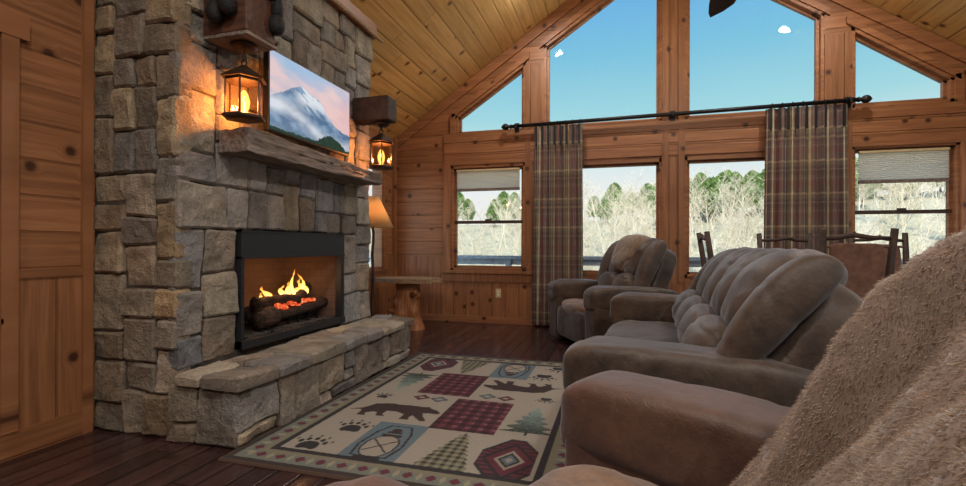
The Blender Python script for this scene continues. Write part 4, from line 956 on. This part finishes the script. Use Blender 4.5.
for sx in (-1, 1):
    for j, yy in enumerate((5.18, .25, -2.2)):
        xx = RX+sx*1.53; zz = roof(xx)
        t = thing('recessed_light', 'round white recessed light in the pine ceiling', 'ceiling light', (xx, yy, zz), 0, 'recessed ceiling lights')
        rot = Matrix.Rotation(sx*down_a, 3, 'Y')
        m = MB(); m.lathe([(.06, -.004), (.095, -.008), (.098, .0)], 0, 0, 28); V = m.V[0] @ np.array(rot).T+np.array([xx, yy, zz]); m.V[0] = V; obj('trim_ring', m, 'white', t)
        m = MB(); m.lathe([(.059, -.006), (.001, -.0065)], 0, 0, 24); m.V[0] = m.V[0] @ np.array(rot).T+np.array([xx, yy, zz]); obj('lens', m, emit('recessed_lens_%d%d' % (sx+1, j), (1, .93, .85, 1), 25), t)
        n_ = Vector((-math.sin(sx*down_a), 0, -math.cos(down_a)))
        lamp('recessed_lamp', 'AREA', (xx+n_.x*.02, yy, zz-.03), (32, 54, 54)[j], (1, .95, .89), .13, rot=(0, sx*down_a*.5, 0))

# ================================================================ outdoors
tag(obj('deck_floor', MB().box(-7, 8, YG+.2, 8.5, -.35, -.15), 'deck', origin=False), None, None, kind='structure')
rl = thing('deck_railing', 'blue grey wooden deck railing outside the windows', 'railing', (0, 8.4, -.15))
m = MB(); m.box(-7, 8, 8.33, 8.47, .80, .86); m.box(-7, 8, 8.38, 8.42, .70, .80); obj('top_rail', m, 'deck', rl)
m = MB(); 
for z in (.55, .40, .25, .10): m.tube([(-7, 8.4, z), (8, 8.4, z)], .012, 6)
obj('cable', m, 'deck', rl)
for x in (-2.95, -1.92, -.1, 1.7, 3.5, 5.3, -4.8): obj('post', MB().box(x-.05, x+.05, 8.35, 8.45, -.15, .80), 'deck', rl)
nx, ny = 60, 50; GX, GY = np.meshgrid(np.linspace(-80, 110, nx), np.linspace(0, 1, ny)**1.5*130+9, indexing='ij')
def hill(x, y):
    x = np.asarray(x, float); y = np.asarray(y, float)
    return -3.2+np.clip(y-24, 0, 60)*.158+np.clip((x-8)*.05, -1, 4)*np.clip((y-20)/40, 0, 1)*1.6+1.5*(vn(x*.05+5, y*.05, 0, 3)-.5)
GZ = hill(GX, GY)
m = MB(); m.add(np.stack([GX, GY, GZ], -1).reshape(-1, 3), [(i*ny+j, (i+1)*ny+j, (i+1)*ny+j+1, i*ny+j+1) for i in range(nx-1) for j in range(ny-1)])
o = struct('ground_hill', m, 'ground', smooth=True)
m = MB(); m.box(-80, 110, -60, 9, -3.6, -3.4); o = struct('ground_yard', m, 'ground')
def bare_tree(seed):
    rr = random.Random(seed); m = MB()
    def br(p, d, L, r, lev):
        n = 3; pts = [p]; q = p.copy(); dd = d.copy()
        for i in range(n):
            dd = (dd+Vector((rr.uniform(-.18, .18), rr.uniform(-.18, .18), rr.uniform(-.02, .14)))).normalized(); q = q+dd*L/n; pts.append(q.copy())
        m.tube([tuple(v) for v in pts], [r*(1-.55*i/n) for i in range(n+1)], 3 if lev > 1 else 5, cap=False)
        if lev >= 4: return
        k = {0: 11, 1: 6, 2: 5, 3: 3}[lev]
        for i in range(k):
            f = .25+.75*(i+rr.random())/k if lev == 0 else .2+.8*rr.random(); idx = min(n-1, int(f*n)); p2 = pts[idx].lerp(pts[idx+1], f*n-idx)
            az = rr.uniform(0, 2*PI); el = rr.uniform(.5, 1.1); sd = Vector((math.cos(az), math.sin(az), 0)); nd = (dd*math.cos(el)+sd*math.sin(el)+Vector((0, 0, .25))).normalized()
            br(p2, nd, L*rr.uniform(.32, .5), max(.009, r*.45*(1-.4*f)), lev+1)
    br(Vector((0, 0, -.3)), Vector((0, 0, 1)), rr.uniform(6.0, 7.5), .10, 0); return m
def pine_tree(seed):
    rr = np.random.RandomState(seed); n = 5200; m = MB(); h = rr.rand(n)**.8; an = rr.rand(n)*2*PI; rad = np.sqrt(np.clip(1-h, 0, 1))*(.55+.45*np.clip(h*3, 0, 1))*2.1*(.8+.3*vn(an*1.2, h*5, 0, seed))+.1; q = rr.rand(n)**.45
    P = np.stack([np.cos(an)*rad*q, np.sin(an)*rad*q, 1.8+h*5.6-.3*q], -1); D = rr.randn(n, 3); D /= np.linalg.norm(D, axis=1, keepdims=True); T = np.cross(D, rr.randn(n, 3)); T /= np.linalg.norm(T, axis=1, keepdims=True)
    m.add(np.stack([P-T*.10, P+T*.10, P+D*.34], 1).reshape(-1, 3), [(3*i, 3*i+1, 3*i+2) for i in range(n)]); return m
rr = random.Random(12)
protos = []
for k in range(4):
    o = obj('bare_tree', bare_tree(k+1), 'bark', None, origin=False); tag(o, 'pale leafless tree on the hillside beyond the deck', 'tree', 'leafless trees on the hillside'); protos.append(o)
def spot(y0, y1):
    y = rr.uniform(y0, y1); x = rr.uniform(-.62*y-2, .95*y+2); return x, y
cnt = 0
rows = [(24, 34, 62, .52), (34, 46, 78, .60), (46, 62, 80, .74), (62, 76, 78, .52)]
for y0, y1, n, sc_ in rows:
    for k in range(n):
        x, y = spot(y0, y1); p = protos[cnt % 4]; o = p if cnt < 4 else p.copy()
        if cnt >= 4: COL.objects.link(o)
        s = sc_*rr.uniform(.8, 1.2); o.location = (x, y, float(hill(x, y))); o.rotation_euler = (0, 0, rr.uniform(0, 6.28)); o.scale = (s*1.15, s*1.15, s); cnt += 1
pp = []
for k in range(3):
    t = thing('pine_tree', 'green pine among the leafless trees on the hillside', 'tree', group='green pines on the hillside')
    obj('foliage', pine_tree(k+5), 'needles', t, local=True); obj('trunk', MB().tube([(0, 0, -.3), (0, 0, 5)], [.14, .05], 6), 'twig', t, local=True); pp.append(t)
cnt = 0
for k in range(135):
    if k < 80: y = rr.uniform(66, 90); x = rr.uniform(.06*y, .42*y)
    else: y = rr.uniform(74, 90); x = rr.uniform(-.42*y, .7*y)
    p = pp[cnt % 3]; o = p if cnt < 3 else copy_tree(p); s = rr.uniform(.6, .9); o.location = (x, y, float(hill(x, y))); o.scale = (s*1.25, s*1.25, s); o.rotation_euler = (0, 0, rr.uniform(0, 6)); cnt += 1

# ================================================================ sky, sun, camera
w = bpy.data.worlds.new('sky'); bpy.context.scene.world = w; w.use_nodes = True; nt = w.node_tree; nt.nodes.clear()
N_ = lambda t_, **k: nt.nodes.new(t_)
out = N_('ShaderNodeOutputWorld'); bg = N_('ShaderNodeBackground'); tc = N_('ShaderNodeTexCoord'); sp = N_('ShaderNodeSeparateXYZ'); cr = N_('ShaderNodeValToRGB')
nt.links.new(tc.outputs['Generated'], sp.inputs[0]); nt.links.new(sp.outputs[2], cr.inputs[0]); e = cr.color_ramp.elements
e[0].position = 0; e[0].color = srgb(246, 244, 242); e[1].position = .95; e[1].color = srgb(80, 140, 215)
for p_, c_ in ((.10, srgb(246, 248, 248)), (.17, srgb(222, 242, 244)), (.25, srgb(168, 224, 234)), (.36, srgb(128, 202, 232)), (.47, srgb(108, 180, 238))):
    q = cr.color_ramp.elements.new(p_); q.color = c_
m1 = N_('ShaderNodeMapRange'); nt.links.new(sp.outputs[1], m1.inputs[0]); m1.inputs[1].default_value = .1; m1.inputs[2].default_value = -.9; m1.inputs[3].default_value = .9; m1.inputs[4].default_value = 4.0
nt.links.new(m1.outputs[0], bg.inputs[1]); nt.links.new(cr.outputs[0], bg.inputs[0]); nt.links.new(bg.outputs[0], out.inputs[0])
lamp('sun', 'SUN', (0, -5, 12), 5.2, (1, .96, .88), .1, rot=(R_(52), 0, 0), angle=R_(1))
cam = bpy.data.cameras.new('camera'); co = bpy.data.objects.new('camera', cam); COL.objects.link(co)
cam.sensor_width = 36; cam.lens = 480/966*36; cam.clip_start = .02; cam.clip_end = 400
co.location = (0, 0, 1.031); co.rotation_euler = (R_(90), 0, R_(15.93)); cam.shift_y = 3/966
co.matrix_world = Matrix.Translation(co.location) @ Matrix.Rotation(R_(15.93), 4, 'Z') @ Matrix.Rotation(R_(90), 4, 'X') @ Matrix.Rotation(R_(.17), 4, 'Z')
sc = bpy.context.scene; sc.camera = co
sc.view_settings.view_transform = 'Standard'; sc.view_settings.look = 'None'; sc.view_settings.gamma = 1; sc.view_settings.exposure = .08; sc.view_settings.use_curve_mapping = False
